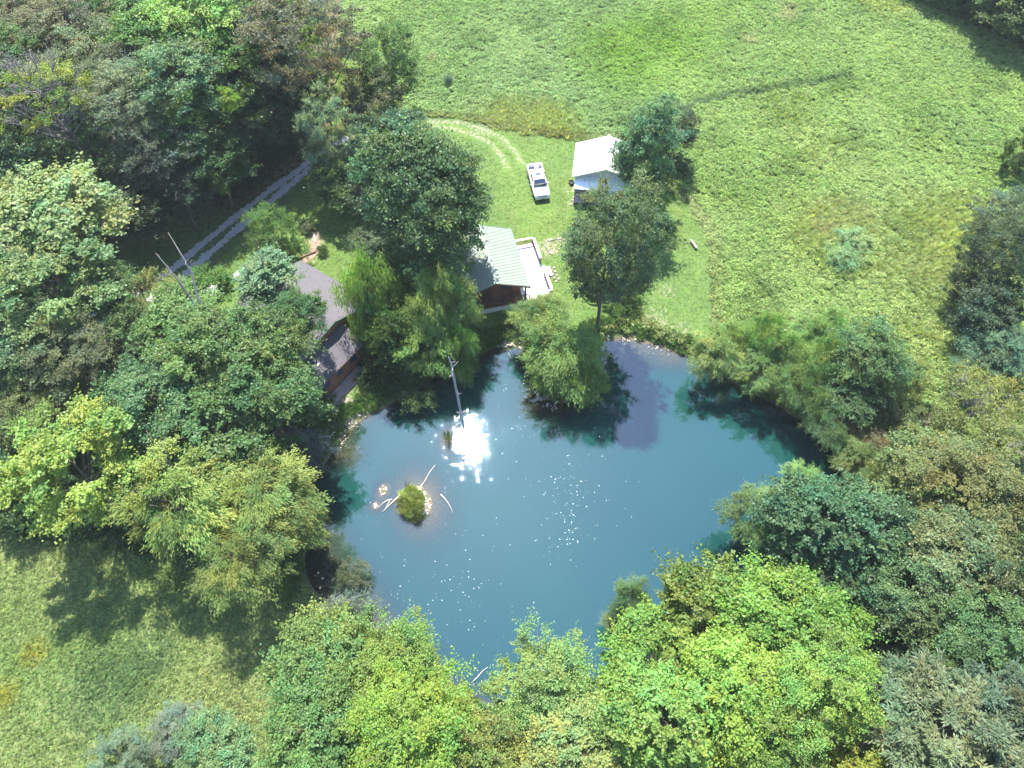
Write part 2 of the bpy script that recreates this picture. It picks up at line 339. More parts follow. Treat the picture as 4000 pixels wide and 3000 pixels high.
# gravel wheel tracks
def strip(line, w0, name):
    line = np.array(line); seg = np.r_[0, np.cumsum(np.hypot(*np.diff(line, axis=0).T))]; s = np.arange(0, seg[-1], .18)
    x = np.interp(s, seg, line[:,0]); y = np.interp(s, seg, line[:,1]); k = np.ones(15)/15
    xp = np.convolve(np.pad(x, 7, 'edge'), k, 'valid'); yp = np.convolve(np.pad(y, 7, 'edge'), k, 'valid')
    tx = np.gradient(xp); ty = np.gradient(yp); l = np.hypot(tx, ty); nxx, nyy = -ty/l, tx/l
    wl = w0*(.5+.12*rng.standard_normal(len(s))+.1*np.sin(s*.7)+.06*np.sin(s*2.3)); wr = w0*(.5+.12*rng.standard_normal(len(s))+.1*np.sin(s*.9+1)+.06*np.sin(s*3.1))
    cols = []
    for a in (-1, -.5, 0, .5, 1):
        o = np.where(a < 0, a*wl, a*wr); cols.append(np.stack([xp+nxx*o, yp+nyy*o], -1))
    Pn = np.stack(cols, 1); zz = hgt(Pn[...,0], Pn[...,1]) + .03 - .024*np.abs(np.array([-1,-.5,0,.5,1]))[None]**2
    n = len(s); idx = np.arange(n*5).reshape(n, 5); F = np.stack([idx[:-1,:-1], idx[1:,:-1], idx[1:,1:], idx[:-1,1:]], -1).reshape(-1, 4)
    return mesh_np(name, np.concatenate([Pn, zz[...,None]], -1).reshape(-1, 3), F, M['gravel'], smooth=True)
for ln in (drive1, drive2): tag(link('gravel_track', strip(ln, 1.05, 'gravel_track')), kind='structure')
for (cx, cy, rx, ry) in [(520,596,1.5,.9),(452,628,1.6,1.)]:
    c = V(cx, cy); a = np.linspace(0, 2*math.pi, 28, endpoint=False); rr = 1+.12*rng.standard_normal(28)
    vs = [(c[0], c[1], .22)] + [(c[0]+rx*r_*.5*math.cos(q), c[1]+ry*r_*.5*math.sin(q), .17) for q, r_ in zip(a, rr)] + [(c[0]+rx*r_*math.cos(q), c[1]+ry*r_*math.sin(q), gz(c[0], c[1])-.02) for q, r_ in zip(a, rr)]
    fs = [(0, 1+k, 1+(k+1) % 28) for k in range(28)] + [(1+k, 29+k, 29+(k+1) % 28, 1+(k+1) % 28) for k in range(28)]
    tag(MB().add(vs, fs).build('gravel_heap', M['gravel'], smooth=True), 'low grey gravel heap on the lawn ' + ('beneath the dark post' if cx > 500 else 'nearest the end of the drive'), 'gravel heap')

# ------------------------------------------------------------------ foliage generators
def unit(v): return v/np.maximum(np.linalg.norm(v, axis=-1, keepdims=True), 1e-9)
def leaves(C, D, Nn, ln, wd, fold=.25):
    """C centres, D leaf direction, Nn rough normal -> quads"""
    D = unit(D); S = unit(np.cross(Nn, D)); U = np.cross(D, S)
    ln = ln[:, None]; wd = wd[:, None]
    a = C - D*ln*.5; b_ = C + S*wd*.5 + U*wd*fold + D*ln*.05; c = C + D*ln*.5; d = C - S*wd*.5 + U*wd*fold + D*ln*.05
    V_ = np.stack([a, b_, c, d], 1).reshape(-1, 3); return V_, np.arange(len(V_)).reshape(-1, 4)
def crown(name, R, rz, zc, ncl, ncr, nleaf, ll, lw, mat, style='broad', seed=0, flat=.6, hollow=.45, low=-.75, nsub=9):
    r = np.random.default_rng(seed)
    # lobed envelope
    ld = unit(r.standard_normal((9, 3))*[1, 1, .8]); la = r.uniform(.05, .34, 9)
    def env(d): return .78 + (la*np.clip((d @ ld.T - .45)/.55, 0, 1)).sum(-1)
    C = []; tries = 0
    while len(C) < ncl and tries < ncl*60:
        tries += 1; d = unit(r.standard_normal(3)); 
        if d[2] < low: continue
        q = r.uniform(hollow**2, 1)**.5; p = d*env(d)*q*np.array([R, R, rz])
        if style == 'poplar': p[:2] *= 1-.45*max(0, p[2]/rz)
        if all(np.sum((p-c)**2) > (ncr*.62)**2 for c in C): C.append(p)
    C = np.array(C); n = len(C); cs = ncr*r.uniform(.6, 1.5, n)
    ctone = np.clip(.5 + .35*smooth_noise(C[:, 0], C[:, 1]+C[:, 2], R*.35, seed) + r.normal(0, .16, n), 0, 1); chue = np.clip(r.normal(.5, .16, n), 0, 1)
    # sub tufts
    sd_ = unit(r.standard_normal((n, nsub, 3))); sd_[..., 2] = np.abs(sd_[..., 2])*.8 - .25
    outw = unit(C*[1, 1, .6]+[0, 0, rz*.3])[:, None]
    Sp = C[:, None] + (sd_*.75+outw*.35)*cs[:, None, None]*[1, 1, flat]
    if style == 'willow': Sp[..., 2] -= np.hypot(sd_[..., 0], sd_[..., 1])*cs[:, None]*.35
    Sp = Sp.reshape(-1, 3); ns_ = len(Sp); ss = np.repeat(cs, nsub)*.5*r.uniform(.6, 1.4, ns_)
    pick = r.integers(0, ns_, nleaf); ci = pick//nsub
    g = unit(r.standard_normal((nleaf, 3)))*(r.uniform(0, 1, nleaf)**.45)[:, None]; g[:, 2] = g[:, 2]*.75+.1
    Pp = Sp[pick] + g*ss[pick][:, None]*np.array([1, 1, flat*1.1])
    tip = (r.uniform(0, 1, nleaf) < .22)[:, None]; Pp = np.where(tip, Sp[pick] + (unit(Sp[pick]-C[ci])*.9 + g*.3)*(r.uniform(.2, 1.9, nleaf)*ss[pick])[:, None], Pp)
    o = unit(Pp - C[ci]*.6 - [0, 0, -0.01]); rn = unit(r.standard_normal((nleaf, 3)))
    if style == 'willow':
        Pp[:, 2] -= r.uniform(0, 1, nleaf)**2*cs[ci]*.9
        D = unit(o*[.7, .7, .1] + rn*.45 + [0, 0, -.75]); Nn = unit(rn + o*.8 + [0, 0, .5])
    elif style == 'long':
        D = unit(unit(Pp - Sp[pick])*1.1 + rn*.35 + [0, 0, -.1]); Nn = unit(rn*.5 + [0, 0, 1.2])
    else:
        D = unit(rn + o*.4 + [0, 0, -.25]); Nn = unit(unit(r.standard_normal((nleaf, 3)))*.75 + o*.5 + [0, 0, .75])
    sz = r.uniform(.65, 1.3, nleaf); Vv, Ff = leaves(Pp, D, Nn, ll*sz, lw*sz)
    Vv[:, 2] += zc
    tone = np.clip(ctone[ci]*.75 + r.uniform(0, 1, nleaf)*.45 - .06, 0, 1.3); hue = np.clip(chue[ci]+r.normal(0, .14, nleaf), 0, 1.3)
    return mesh_np(name, Vv, Ff, mat, dict(tone=('FACE', tone), hue=('FACE', hue))), C + [0, 0, zc], r
def trunk(name, C, r, zc, rz, R, r0, mat=None, nl=26, bare=False, lean=(0, 0)):
    mb = MB(); top = zc + rz*.35; lx, ly = lean
    def axisp(z): k = z/top; return Vector((lx*k + .25*math.sin(k*3+r0*9), ly*k + .2*math.sin(k*4+2), z))
    zs = np.linspace(-.35, top, 8); mb.tube([axisp(z) for z in zs], [r0*(1.25 if i == 0 else 1)*(1-.8*(i/7)) for i in range(8)], 8)
    sel = r.permutation(len(C))[:nl]
    for i in sel:
        e = Vector(C[i]); h = math.hypot(e.x, e.y); z0 = max(.25*zc, min(top*.92, e.z - h*.75)); s = axisp(z0)
        mid = s.lerp(e, .5) + Vector((0, 0, -.12*h)) + Vector(r.uniform(-.3, .3, 3)); k0 = r0*(1-.8*z0/top)*.6
        mb.tube([s, s.lerp(mid, .55), mid, mid.lerp(e, .6), e], [k0, k0*.75, k0*.55, k0*.35, .025], 5)
        if bare:
            for q in range(7):
                st = mid.lerp(e, r.uniform(.1, 1)); dv = Vector(unit(np.array(e-s) + r.uniform(-4, 4, 3)*[1, 1, .5]))*r.uniform(.7, 1.9)
                mb.tube([st, st+dv*.5+Vector((0, 0, r.uniform(-.15, .15))), st+dv], [.045, .03, .012], 4)
                for w_ in range(3):
                    s2 = st+dv*r.uniform(.3, 1); mb.tube([s2, s2+Vector(r.uniform(-.6, .6, 3))], [.02, .008], 3)
    return mb.mesh(name, mat or M['bark'], True)
KINDS = {}
def kind(key, R, rz, zc, ncl, ncr, nleaf, ll, lw, mat='leaf', style='broad', n=1, r0=.22, nl=26, bare=False, **k):
    lst = []
    for i in range(n):
        lf = (1, .82, 1.18)[i % 3]
        cm, C, r = crown('crown', R, rz, zc, ncl, ncr, int(nleaf/lf**1.3), ll*lf, lw*lf, M[mat], style, seed=hash((len(KINDS), i)) % 9999+i*17, **k)
        lst.append((cm, trunk('trunk', C, r, zc, rz, R, r0, nl=nl, bare=bare, mat=M['deadwood'] if bare else M['bark'])))
    KINDS[key] = (lst, R, rz, zc)
kind('near',   5.0, 4.6, 10.0, 95, 1.15, 46000, .27, .2, n=3, r0=.26)
kind('mid',    4.4, 4.8, 9.0, 80, 1.05, 30000, .27, .19, n=4, r0=.24)
kind('fine',   4.4, 4.8, 9.0, 120, .85, 34000, .2, .13, n=2, r0=.24)
kind('oak',    5.0, 6.6, 8.4, 200, .95, 64000, .24, .17, n=2, r0=.3, hollow=.55)
kind('willow', 3.4, 3.6, 4.6, 46, 1.05, 34000, .3, .075, mat='leaf_soft', style='willow', n=3, r0=.16, flat=.8, low=-.9)
kind('poplar', 2.8, 6.2, 8.0, 85, .8, 22000, .22, .17, style='poplar', n=2, r0=.17, hollow=.3, low=-.95)
kind('open',   4.6, 4.6, 10.0, 34, .95, 10500, .2, .14, n=1, r0=.24, bare=True, hollow=.75, low=-.15, nl=34)
kind('twiggy', 4.6, 3.4, 6.0, 60, 1.0, 17000, .2, .11, n=2, r0=.16, bare=True, nl=30)
kind('long',   4.6, 3.8, 8.0, 90, 1.0, 40000, .42, .12, style='long', n=2, r0=.24)
kind('shrub',  2.0, 1.5, 1.45, 38, .62, 11000, .16, .1, n=2, r0=.06, nl=12, low=-.95)
kind('sage',   2.0, 1.5, 1.45, 34, .7, 14000, .26, .045, mat='leaf_soft', style='willow', n=1, r0=.06, nl=12, low=-.95)
tcount = {}
def tree(cx, cy, hw, hh, zc, kd, col, label, cat='tree', group=None, name=None, base=None, rf=None):
    """cx, cy, hw, hh: middle and half-size of the crown in the picture (2212 px wide); zc: height of its middle"""
    lst, R0, rz0, zc0 = KINDS[kd]; c = V(cx, cy, zc); dd = depth(c); ppm = FPX/VK/dd
    R = hw/ppm; v = c - np.array([0, 0, CAMH]); al = math.asin(-v[2]/np.linalg.norm(v)); H = hh/ppm
    q = (H*H - (R*math.sin(al))**2); rz = math.sqrt(q)/math.cos(al) if q > 0 else R*.7
    rz = min(max(rz, R*.65), R*2.4)
    if rf: rz = rf*R
    g0 = gz(c[0], c[1]); sz = rz/rz0*.95
    zc_r = zc0*sz; i = tcount.get(kd, 0); tcount[kd] = i+1; cm, tm = lst[i % len(lst)]
    o = empty(name or ('tree' if cat == 'tree' else cat.replace(' ', '_')), (c[0], c[1], g0-.05), rng.uniform(0, 6.28), label=label, cat=cat, group=group)
    if base is not None: pass
    # crown raised to its height, trunk stretched to meet it
    sh_ = .89 if kd == 'near' else .95; sxy = R/R0*sh_; jit = rng.uniform(.94, 1.06)
    cr_ = link('crown', cm, o, loc=(0, 0, (zc-g0) - zc0*sz)); cr_.scale = (sxy*jit, sxy/jit, sz)
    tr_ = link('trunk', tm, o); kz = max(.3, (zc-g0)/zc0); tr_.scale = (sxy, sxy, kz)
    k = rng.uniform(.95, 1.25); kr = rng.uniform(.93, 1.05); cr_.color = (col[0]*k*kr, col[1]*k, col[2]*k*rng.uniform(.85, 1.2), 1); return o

# leaf colours
BR = (.145, .235, .035); YG = (.16, .2, .04); GR = (.07, .13, .036); DG = (.046, .088, .03); GB = (.125, .125, .065); GY = (.105, .135, .07)
WL = (.15, .21, .06); BL = (.055, .1, .055); OL = (.075, .095, .035); PG = (.15, .225, .055); TN = (.17, .13, .07); MG = (.075, .14, .035)
BG = (.075, .1, .085)
for a in [
 # upper left woods
 (45,40,75,60,13,'fine',GB,'grey-brown tree crown in the extreme top left corner of the woods'),
 (150,60,95,75,14,'fine',GB,'broad rusty grey-brown crown at the top edge of the woods, beside the top left corner'),
 (25,140,70,65,13,'mid',GR,'light green crown against the left edge just below the top left corner'),
 (255,20,60,50,14,'mid',MG,'small olive crown on the top edge between brown and bright green crowns'),
 (330,85,80,75,15,'mid',MG,'fresh green crown at the top of the woods, left of the brightest pair'),
 (440,55,95,85,16,'mid',PG,'tall light green crown touching the top edge in the middle of the woods'),
 (540,50,70,70,14,'mid',GR,'dark green crown on the top edge left of the large brown corner tree'),
 (625,80,100,115,16,'fine',GB,'large grey-brown crown at the top right corner of the woods by the meadow'),
 (690,165,54,92,8,'fine',PG,'grey-green crown on the meadow edge of the woods below the large brown one'),
 (230,130,85,75,14,'fine',GY,'silvery grey-brown crown right behind the yellow-green tree with bare limbs'),
 (390,165,95,85,15,'mid',(.085,.14,.055),'wide grey-green crown in the middle of the upper left woods'),
 (500,150,70,80,13,'mid',GR,'deep green crown between the wide grey-green crown and the brown corner tree'),
 (580,185,72,86,10,'mid',DG,'dark green crown at the shaded heart of the woods below the brown corner tree'),
 (40,235,65,70,11,'mid',DG,'bluish dark crown at the left edge above the yellow-green tree'),
 (290,235,95,85,13,'fine',GY,'grey-brown crown just right of the yellow-green tree with bare limbs'),
 (400,265,75,75,11,'mid',MG,'green crown below the wide grey-green crown in the woods'),
 (485,235,70,70,11,'mid',DG,'dark crown surrounding the bright yellow sapling in the woods'),
 (545,275,74,70,7.5,'mid',DG,'dark crown at the woods edge just above the middle of the gravel drive'),
 (618,250,60,72,7,'mid',DG,'dark crown at the woods edge above the far end of the gravel drive'),
 (350,330,85,80,10,'fine',(.055,.075,.045),'dull grey-green crown low in the woods right of the leaning bare trunks'),
 (460,330,80,80,8,'mid',DG,'dark crown low in the woods where the undergrowth nears the drive'),
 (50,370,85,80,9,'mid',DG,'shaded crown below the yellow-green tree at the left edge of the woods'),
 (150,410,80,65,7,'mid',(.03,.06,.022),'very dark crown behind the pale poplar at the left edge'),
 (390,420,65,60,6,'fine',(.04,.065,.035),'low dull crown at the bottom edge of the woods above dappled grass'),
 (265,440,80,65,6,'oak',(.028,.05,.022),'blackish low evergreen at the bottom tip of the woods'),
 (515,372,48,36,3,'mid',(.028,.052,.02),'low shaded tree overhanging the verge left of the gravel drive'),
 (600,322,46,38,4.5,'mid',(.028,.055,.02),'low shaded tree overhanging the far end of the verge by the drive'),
 # drive side
 (700,288,50,104,9,'fine',(.16,.2,.12),'narrow olive grey tree standing between the woods and the drive bend'),
 (742,388,62,60,4.5,'mid',(.065,.11,.035),'rounded dark green tree at the drive bend, below the narrow olive tree'),
 (838,155,76,90,8,'fine',(.075,.13,.04),'fresh green tree at the meadow edge, topmost by the drive bend'),
 (795,228,64,82,6,'fine',(.115,.12,.07),'grey-brown tree in front of the fresh green one by the drive bend'),
 (852,315,80,76,6,'mid',(.06,.11,.05),'blue-green tree overlapping the back of the great dark oak'),
 (820,420,56,64,5,'mid',(.06,.1,.05),'pale blue-green tree at the left flank of the great dark oak'),
 (808,520,50,38,3,'mid',(.07,.11,.055),'low pale green tree in the shade below the left flank of the great dark oak'),
 (598,520,58,68,3.6,'fine',(.08,.135,.035),'light green garden tree on the lawn between drive and grey shingled house'),
 # round the cabin
 (802,640,68,118,6,'willow',(0.132,0.211,0.051),'tall yellowish willow between the shingled house and the cabin'),
 (852,735,54,72,4.5,'mid',(.045,.085,.025),'dark green tree on the bank below the tall yellowish willow'),
 (880,600,50,55,4,'mid',(.055,.1,.03),'mid-green tree between the two willows left of the cabin'),
 (958,655,70,80,6.5,'willow',WL,'feathery willow in front of the left end of the cabin'),
 (925,725,62,58,4,'willow',(0.146,0.234,0.051),'bright low willow on the bank beneath the feathery willow'),
 (990,745,45,60,4,'willow',(0.099,0.172,0.043),'shaded willow hanging over the water beside the standing dead trunk'),
 (1310,562,90,132,11,'oak',(.1,.14,.07),'grey-olive broadleaf tree with a bare stem between cabin and shed'),
 (1462,275,46,62,6,'fine',(.085,.105,.055),'grey-green tree behind the glossy tree right of the white shed'),
 (1385,350,42,60,5,'mid',(.045,.085,.03),'dark green tree overhanging the right slope of the white shed roof'),
 (1163,690,58,42,3.5,'willow',WL,'small soft willow on the bank below the cabin deck'),
 (1180,720,35,30,1.5,'willow',(0.105,0.187,0.057),'low bushy willow at the neck of the wooded point in the pond'),
 (1222,757,82,76,4.5,'willow',(0.132,0.203,0.057),'broad willow on the point reaching into the pond'),
 (1270,820,42,42,2.2,'willow',(0.093,0.156,0.043),'small shaded willow at the tip of the point in the pond'),
 # right bank
 (1555,768,45,42,3.6,'willow',WL,'rounded willow bush at the left end of the right bank row'),
 (1580,722,36,34,3.6,'willow',(0.159,0.234,0.071),'pale willow bush at the corner of the mown lawn'),
 (1647,725,42,48,4.7,'willow',(0.132,0.234,0.057),'upright green willow on the right bank, third from the lawn'),
 (1640,790,48,42,3.4,'willow',(0.112,0.187,0.051),'dark based willow at the water line of the right bank'),
 (1695,755,40,50,4.2,'willow',(0.139,0.227,0.057),'slender willow in the middle of the right bank row'),
 (1735,830,52,50,3.9,'willow',(0.080,0.140,0.040),'shaded willow hanging over the deep green water of the right bank'),
 (1740,715,30,26,2.9,'willow',(0.132,0.218,0.064),'tiny willow bush set back in the grass behind the right bank row'),
 (1800,700,36,34,3.6,'willow',(0.112,0.196,0.051),'small willow touching the back of the glossy broadleaf on the right bank'),
 (1775,780,45,55,4.2,'willow',(0.132,0.218,0.057),'willow directly left of the glossy broadleaf on the right bank'),
 (1875,765,78,72,6.5,'mid',(.065,.12,.045),'glossy green broadleaf tree standing out on the right bank'),
 (1840,865,55,45,3.9,'mid',(.055,.105,.04),'leafy green bush below the glossy broadleaf at the right bank'),
 (1940,815,48,40,3.9,'willow',(0.146,0.187,0.064),'brownish green willow bush right of the glossy broadleaf'),
 (1900,860,48,36,2.9,'willow',(0.132,0.156,0.071),'brown tinged low willow right of the leafy green bush'),
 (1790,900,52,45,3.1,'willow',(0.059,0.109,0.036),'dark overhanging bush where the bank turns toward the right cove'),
 (1850,940,46,40,1.8,'sage',(.2,.18,.09),'tan withered bush at the right end of the pond cove'),
 (1855,985,45,34,2.5,'willow',(0.093,0.133,0.043),'dark grassy bush at the tip of the right cove'),
 # right edge
 (2150,560,80,95,6.5,'fine',(.06,.085,.045),'massive dark grey-green tree on the right edge beside the meadow'),
 (2140,670,70,70,4,'mid',(.045,.07,.035),'dark lower crown at the foot of the massive tree on the right edge'),
 (2200,470,60,60,4,'fine',(.075,.1,.06),'grey-green crown cut by the right edge above the massive dark tree'),
 (2205,335,32,55,3,'mid',(.045,.08,.03),'dark tree cut by the right edge, highest on that side of the meadow'),
 (2165,745,70,50,3.5,'mid',(.065,.125,.06),'bluish glossy green tree on the right edge below the massive dark one'),
 (2110,815,60,36,1.8,'fine',(.085,.13,.06),'pale bluish bush in front of the bluish glossy tree'),
 (2120,880,110,70,4.5,'twiggy',(.13,.16,.05),'yellow-green twiggy tree with grey bare limbs near the right edge'),
 (2170,960,90,70,5,'twiggy',(.14,.16,.045),'second twiggy yellow-green tree, cut by the right edge'),
 (2000,920,60,40,1.8,'fine',(.1,.14,.045),'low pale scrub tree between the cove and the twiggy trees'),
 (2010,1030,105,68,7,'near',(.12,.145,.045),'yellow-olive broadleaf tree above the cove mouth'),
 (2130,1080,110,90,9,'near',(.13,.14,.045),'golden-flecked olive tree cut by the right edge'),
 (1738,1040,42,38,4,'willow',(0.159,0.258,0.071),'bright rounded willow at the mouth of the right cove'),
 (1680,1090,44,38,3.6,'willow',(0.139,0.203,0.071),'pale olive willow left of the bright rounded willow'),
 (1625,1125,50,45,4,'willow',(0.099,0.156,0.051),'dark olive willow leaning out over the pond from the right'),
 (1755,1130,110,82,10,'near',(.055,.115,.045),'deep green glossy tree above the bright trees on the right shore'),
 (1870,1130,85,85,10,'mid',(.065,.125,.06),'glossy dark tree whose leaves flash white, on the right shore'),
 (1790,1240,110,85,8,'mid',(.045,.09,.032),'shaded green tree behind the brightest tree on the right shore'),
 (2060,1215,120,95,11,'near',(.1,.125,.05),'olive-brown dappled tree in the right woods below the golden-flecked one'),
 (2190,1260,90,100,11,'mid',(.085,.12,.045),'olive green crown cut by the right edge halfway down the right woods'),
 (1980,1300,95,90,10,'mid',(.065,.105,.045),'grey-green crown above the dark gap in the right woods'),
 (2110,1390,115,90,11,'near',(.075,.125,.045),'grey-green tree with fresh tips at the right, above the long-leaved trees'),
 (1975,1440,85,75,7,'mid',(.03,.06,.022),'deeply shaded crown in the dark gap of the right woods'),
 # bottom
 (2010,1590,130,105,12,'long',(.09,.125,.065),'silvery long-leaved tree at the bottom right'),
 (2150,1560,110,110,12,'long',(.085,.12,.06),'long-leaved tree in the bottom right corner'),
 (1365,1288,42,48,4,'willow',(0.132,0.211,0.086),'small upright willow standing in the pond edge at the bottom'),
 (1340,1340,30,20,1,'willow',(0.119,0.172,0.086),'tiny pale willow bush at the foot of the small upright willow'),
 (1540,1330,120,85,10,'near',(.11,.165,.032),'yellow-green tree at the pond edge of the bottom right grove'),
 (1690,1340,140,95,12,'near',BR,'brightest large-leaved tree at the top of the bottom right grove'),
 (1780,1450,110,100,13,'near',(.14,.21,.04),'large-leaved pale green tree beside the dark gap in the woods'),
 (1400,1438,115,72,10,'near',(.13,.205,.04),'yellow-green tree overhanging the pond at the bottom, right of the inlet'),
 (1590,1490,130,110,13,'near',(.145,.23,.04),'bright tree filling the middle of the bottom right grove'),
 (1180,1530,110,75,10,'near',(.155,.225,.055),'pale yellow tree at the bottom, just right of the narrow pond inlet'),
 (1420,1560,120,100,13,'near',(.135,.21,.04),'bright leafy tree on the bottom edge, right of the centre'),
 (1250,1620,110,80,12,'near',(.165,.215,.06),'yellowish flowering tree on the bottom edge near the centre'),
 (1690,1620,110,80,12,'near',(.12,.18,.035),'green tree on the bottom edge below the middle of the bright grove'),
 (1850,1620,90,70,10,'near',(.16,.19,.03),'yellow leaved tree on the bottom edge left of the long-leaved trees'),
 (720,1450,125,85,9,'near',(.115,.185,.045),'bright green tree at the left of the bottom pond inlet'),
 (860,1480,105,75,9,'near',(.12,.185,.04),'fresh green tree bordering the inlet at the bottom'),
 (960,1545,80,65,9,'near',(.125,.19,.035),'small bright tree hanging over the narrow pond inlet'),
 (680,1590,120,90,12,'near',(.1,.17,.045),'green tree on the bottom edge right of the open grass'),
 (860,1610,130,90,13,'near',(.12,.19,.035),'bright leafy tree on the bottom edge left of the inlet'),
 (1020,1630,90,70,12,'near',(.145,.18,.04),'yellow-green tree on the bottom edge below the inlet'),
 (465,1610,75,60,5,'mid',(.11,.17,.06),'pale green young tree on the bottom edge in the left grass'),
 (390,1580,60,38,2.4,'fine',(.12,.16,.1),'grey-green scrub tree behind the pale young tree in the left grass'),
 (265,1640,60,35,2.5,'fine',(.12,.16,.1),'grey-green scrub tree cut by the bottom edge in the left grass'),
 # left
 (402,1088,100,78,9,'willow',(0.168,0.218,0.054),'large soft yellow-green willow with its limbs spread over the left lawn'),
 (563,1062,92,74,8.5,'willow',(0.162,0.206,0.054),'yellow-green willow nearest the pond on the left shore'),
 (530,1180,94,64,7,'willow',(0.136,0.174,0.048),'drooping willow at the left shore, lowest of the willow clump'),
 (640,1110,55,45,5,'willow',(0.143,0.187,0.054),'small thin willow leaning over the dark left corner of the pond'),
 (160,1005,116,110,10,'mid',PG,'round pale green maple standing at the head of the left lawn'),
 (390,1000,92,62,5,'mid',(.055,.1,.06),'bluish green tree between the pale maple and the large green trees'),
 (100,470,125,62,12,'mid',(.14,.2,.07),'pale poplar crown over the lower edge of the woods at the left'),
 (40,520,85,70,11,'mid',(.12,.185,.07),'light green crown at the left edge, under the pale poplar'),
 (95,620,115,85,11,'mid',(.1,.16,.065),'grey-green crown left of the dark leaning trunk'),
 (215,620,70,65,9,'mid',(.07,.125,.04),'green crown pierced by the dark leaning trunk'),
 (40,740,95,80,9,'mid',(.06,.105,.04),'green crown at the left edge, halfway down the photo'),
 (160,760,95,75,8,'fine',(.075,.095,.04),'brownish olive crown left of the large green grove by the house'),
 (310,640,62,50,6,'fine',(.13,.15,.04),'yellow-green crown beside the lower end of the gravel drive'),
 (60,900,95,70,6,'fine',(.075,.1,.025),'dark yellow-green evergreen left of the pale maple'),
 (235,885,70,50,5,'fine',(.095,.13,.03),'olive yellow evergreen behind the pale maple'),
 (40,1020,80,80,4.5,'mid',(.035,.07,.025),'shaded dark tree at the left edge by the slanting pole'),
 (290,740,65,60,7,'mid',(.06,.1,.035),'dull green crown behind the large green grove'),
 (350,860,115,100,9,'mid',(.06,.12,.04),'wide green tree at the left of the large grove by the house'),
 (470,915,115,95,8,'mid',(.055,.11,.032),'wide green tree at the bottom middle of the large grove'),
 (578,868,92,90,9,'mid',(.06,.115,.034),'green tree of the large grove nearest the pond and house wall'),
 (480,760,100,85,11,'mid',(.07,.13,.04),'high green crown in the middle of the large grove'),
 (583,745,90,82,10,'mid',(.07,.13,.038),'green crown touching the lower grey roof'),
 (390,680,75,62,9,'mid',(.075,.145,.04),'fresh green crown below the end of the gravel drive'),
 (652,676,44,48,10,'mid',(.085,.15,.06),'light leafy branch-like crown reaching across the grey shingled roof'),
 (575,600,62,58,10,'poplar',(.085,.15,.065),'silver-leaved poplar top in front of the garden tree'),
 (450,625,45,42,8,'mid',(.075,.15,.03),'small vivid green crown by the twin dead trunks'),
 ]:
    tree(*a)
tree(1397,330,66,120,9.5,'poplar',(.065,.12,.048),'tall glossy cone shaped tree beside the white shed roof')
tree(922,428,128,155,13,'oak',(.062,.105,.038),'great dark green oak overhanging the cabin roof')
tree(108,215,92,82,15,'open',(.15,.2,.032),'yellow-green tree with bare grey lower limbs leaning in the upper left woods')
tree(492,222,26,32,13,'mid',(.17,.26,.03),'bright yellow-green sapling lit among dark trees of the woods')
for a in [
 (640,968,58,40,1.6,'sage',(.075,.095,.095),'blue-grey shrub at the dark left corner of the pond','shrub'),
 (695,537,11,16,.8,'shrub',(.05,.085,.022),'small round dark shrub on the lawn beside the mulch bed','shrub'),
 (1430,490,25,22,1.1,'shrub',(.05,.085,.03),'dark bush at the foot of the grey-olive tree, right of the shed','shrub'),
 (742,1330,56,42,1.2,'sage',(.1,.12,.08),'wispy grey-green willow shrub standing in the shallow left corner','shrub'),
 (755,1245,34,26,.5,'sage',(.1,.13,.07),'faint sparse grey shrub at the lower left shore','shrub'),
 (665,490,16,14,.6,'shrub',(.1,.13,.07),'pale scraggy bush at the top of the mulch bed','shrub'),
 (1345,640,45,30,.8,'shrub',(.075,.14,.03),'leafy bank shrub beneath the grey-olive tree','shrub'),
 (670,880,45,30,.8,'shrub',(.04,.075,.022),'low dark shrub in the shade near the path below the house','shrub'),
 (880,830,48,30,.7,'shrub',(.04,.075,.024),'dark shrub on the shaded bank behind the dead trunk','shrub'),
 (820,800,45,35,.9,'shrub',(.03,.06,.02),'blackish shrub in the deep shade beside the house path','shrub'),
 (968,172,9,9,.8,'shrub',(.06,.1,.06),'small dark bush alone in the meadow left of centre','bush'),
 (1850,522,40,18,.15,'shrub',(.17,.25,.11),'greyish scrub patch in the meadow above the pond willows','bush'),
 (1818,560,39,16,.1,'shrub',(.16,.24,.11),'second greyish scrub patch, just below the first in the meadow','bush'),
 (1470,355,26,22,1,'shrub',(.06,.09,.035),'dark undergrowth bush behind the glossy cone shaped tree','bush'),
 (1585,430,0,0,0,'',0,'')]:
    if a[2]: tree(a[0], a[1], a[2], a[3], a[4], a[5], a[6], a[7], a[8], rf=.75 if a[2] < 39 or a[8] == 'shrub' else .66)
# distant wood at the upper right corner
for (cx, cy, z, kd, col, lab) in [(2050,-75,6,'mid',DG,'dark forest tree just beyond the top edge, leftmost of the far right wood'),(2140,-35,6,'mid',DG,'dark forest tree in the far wood at the top right corner'),(2215,25,6,'mid',(.06,.1,.03),'olive lit forest tree in the top right corner'),
                                  (2110,-120,9,'mid',DG,'tall dark tree behind the far right wood'),(2230,-30,9,'mid',DG,'dark forest crown cut off by the top right corner'),(2290,70,6,'mid',DG,'dark forest crown beside the right edge near the top corner')]:
    tree(cx, cy-12, 78, 70, z-1, kd, col, lab)

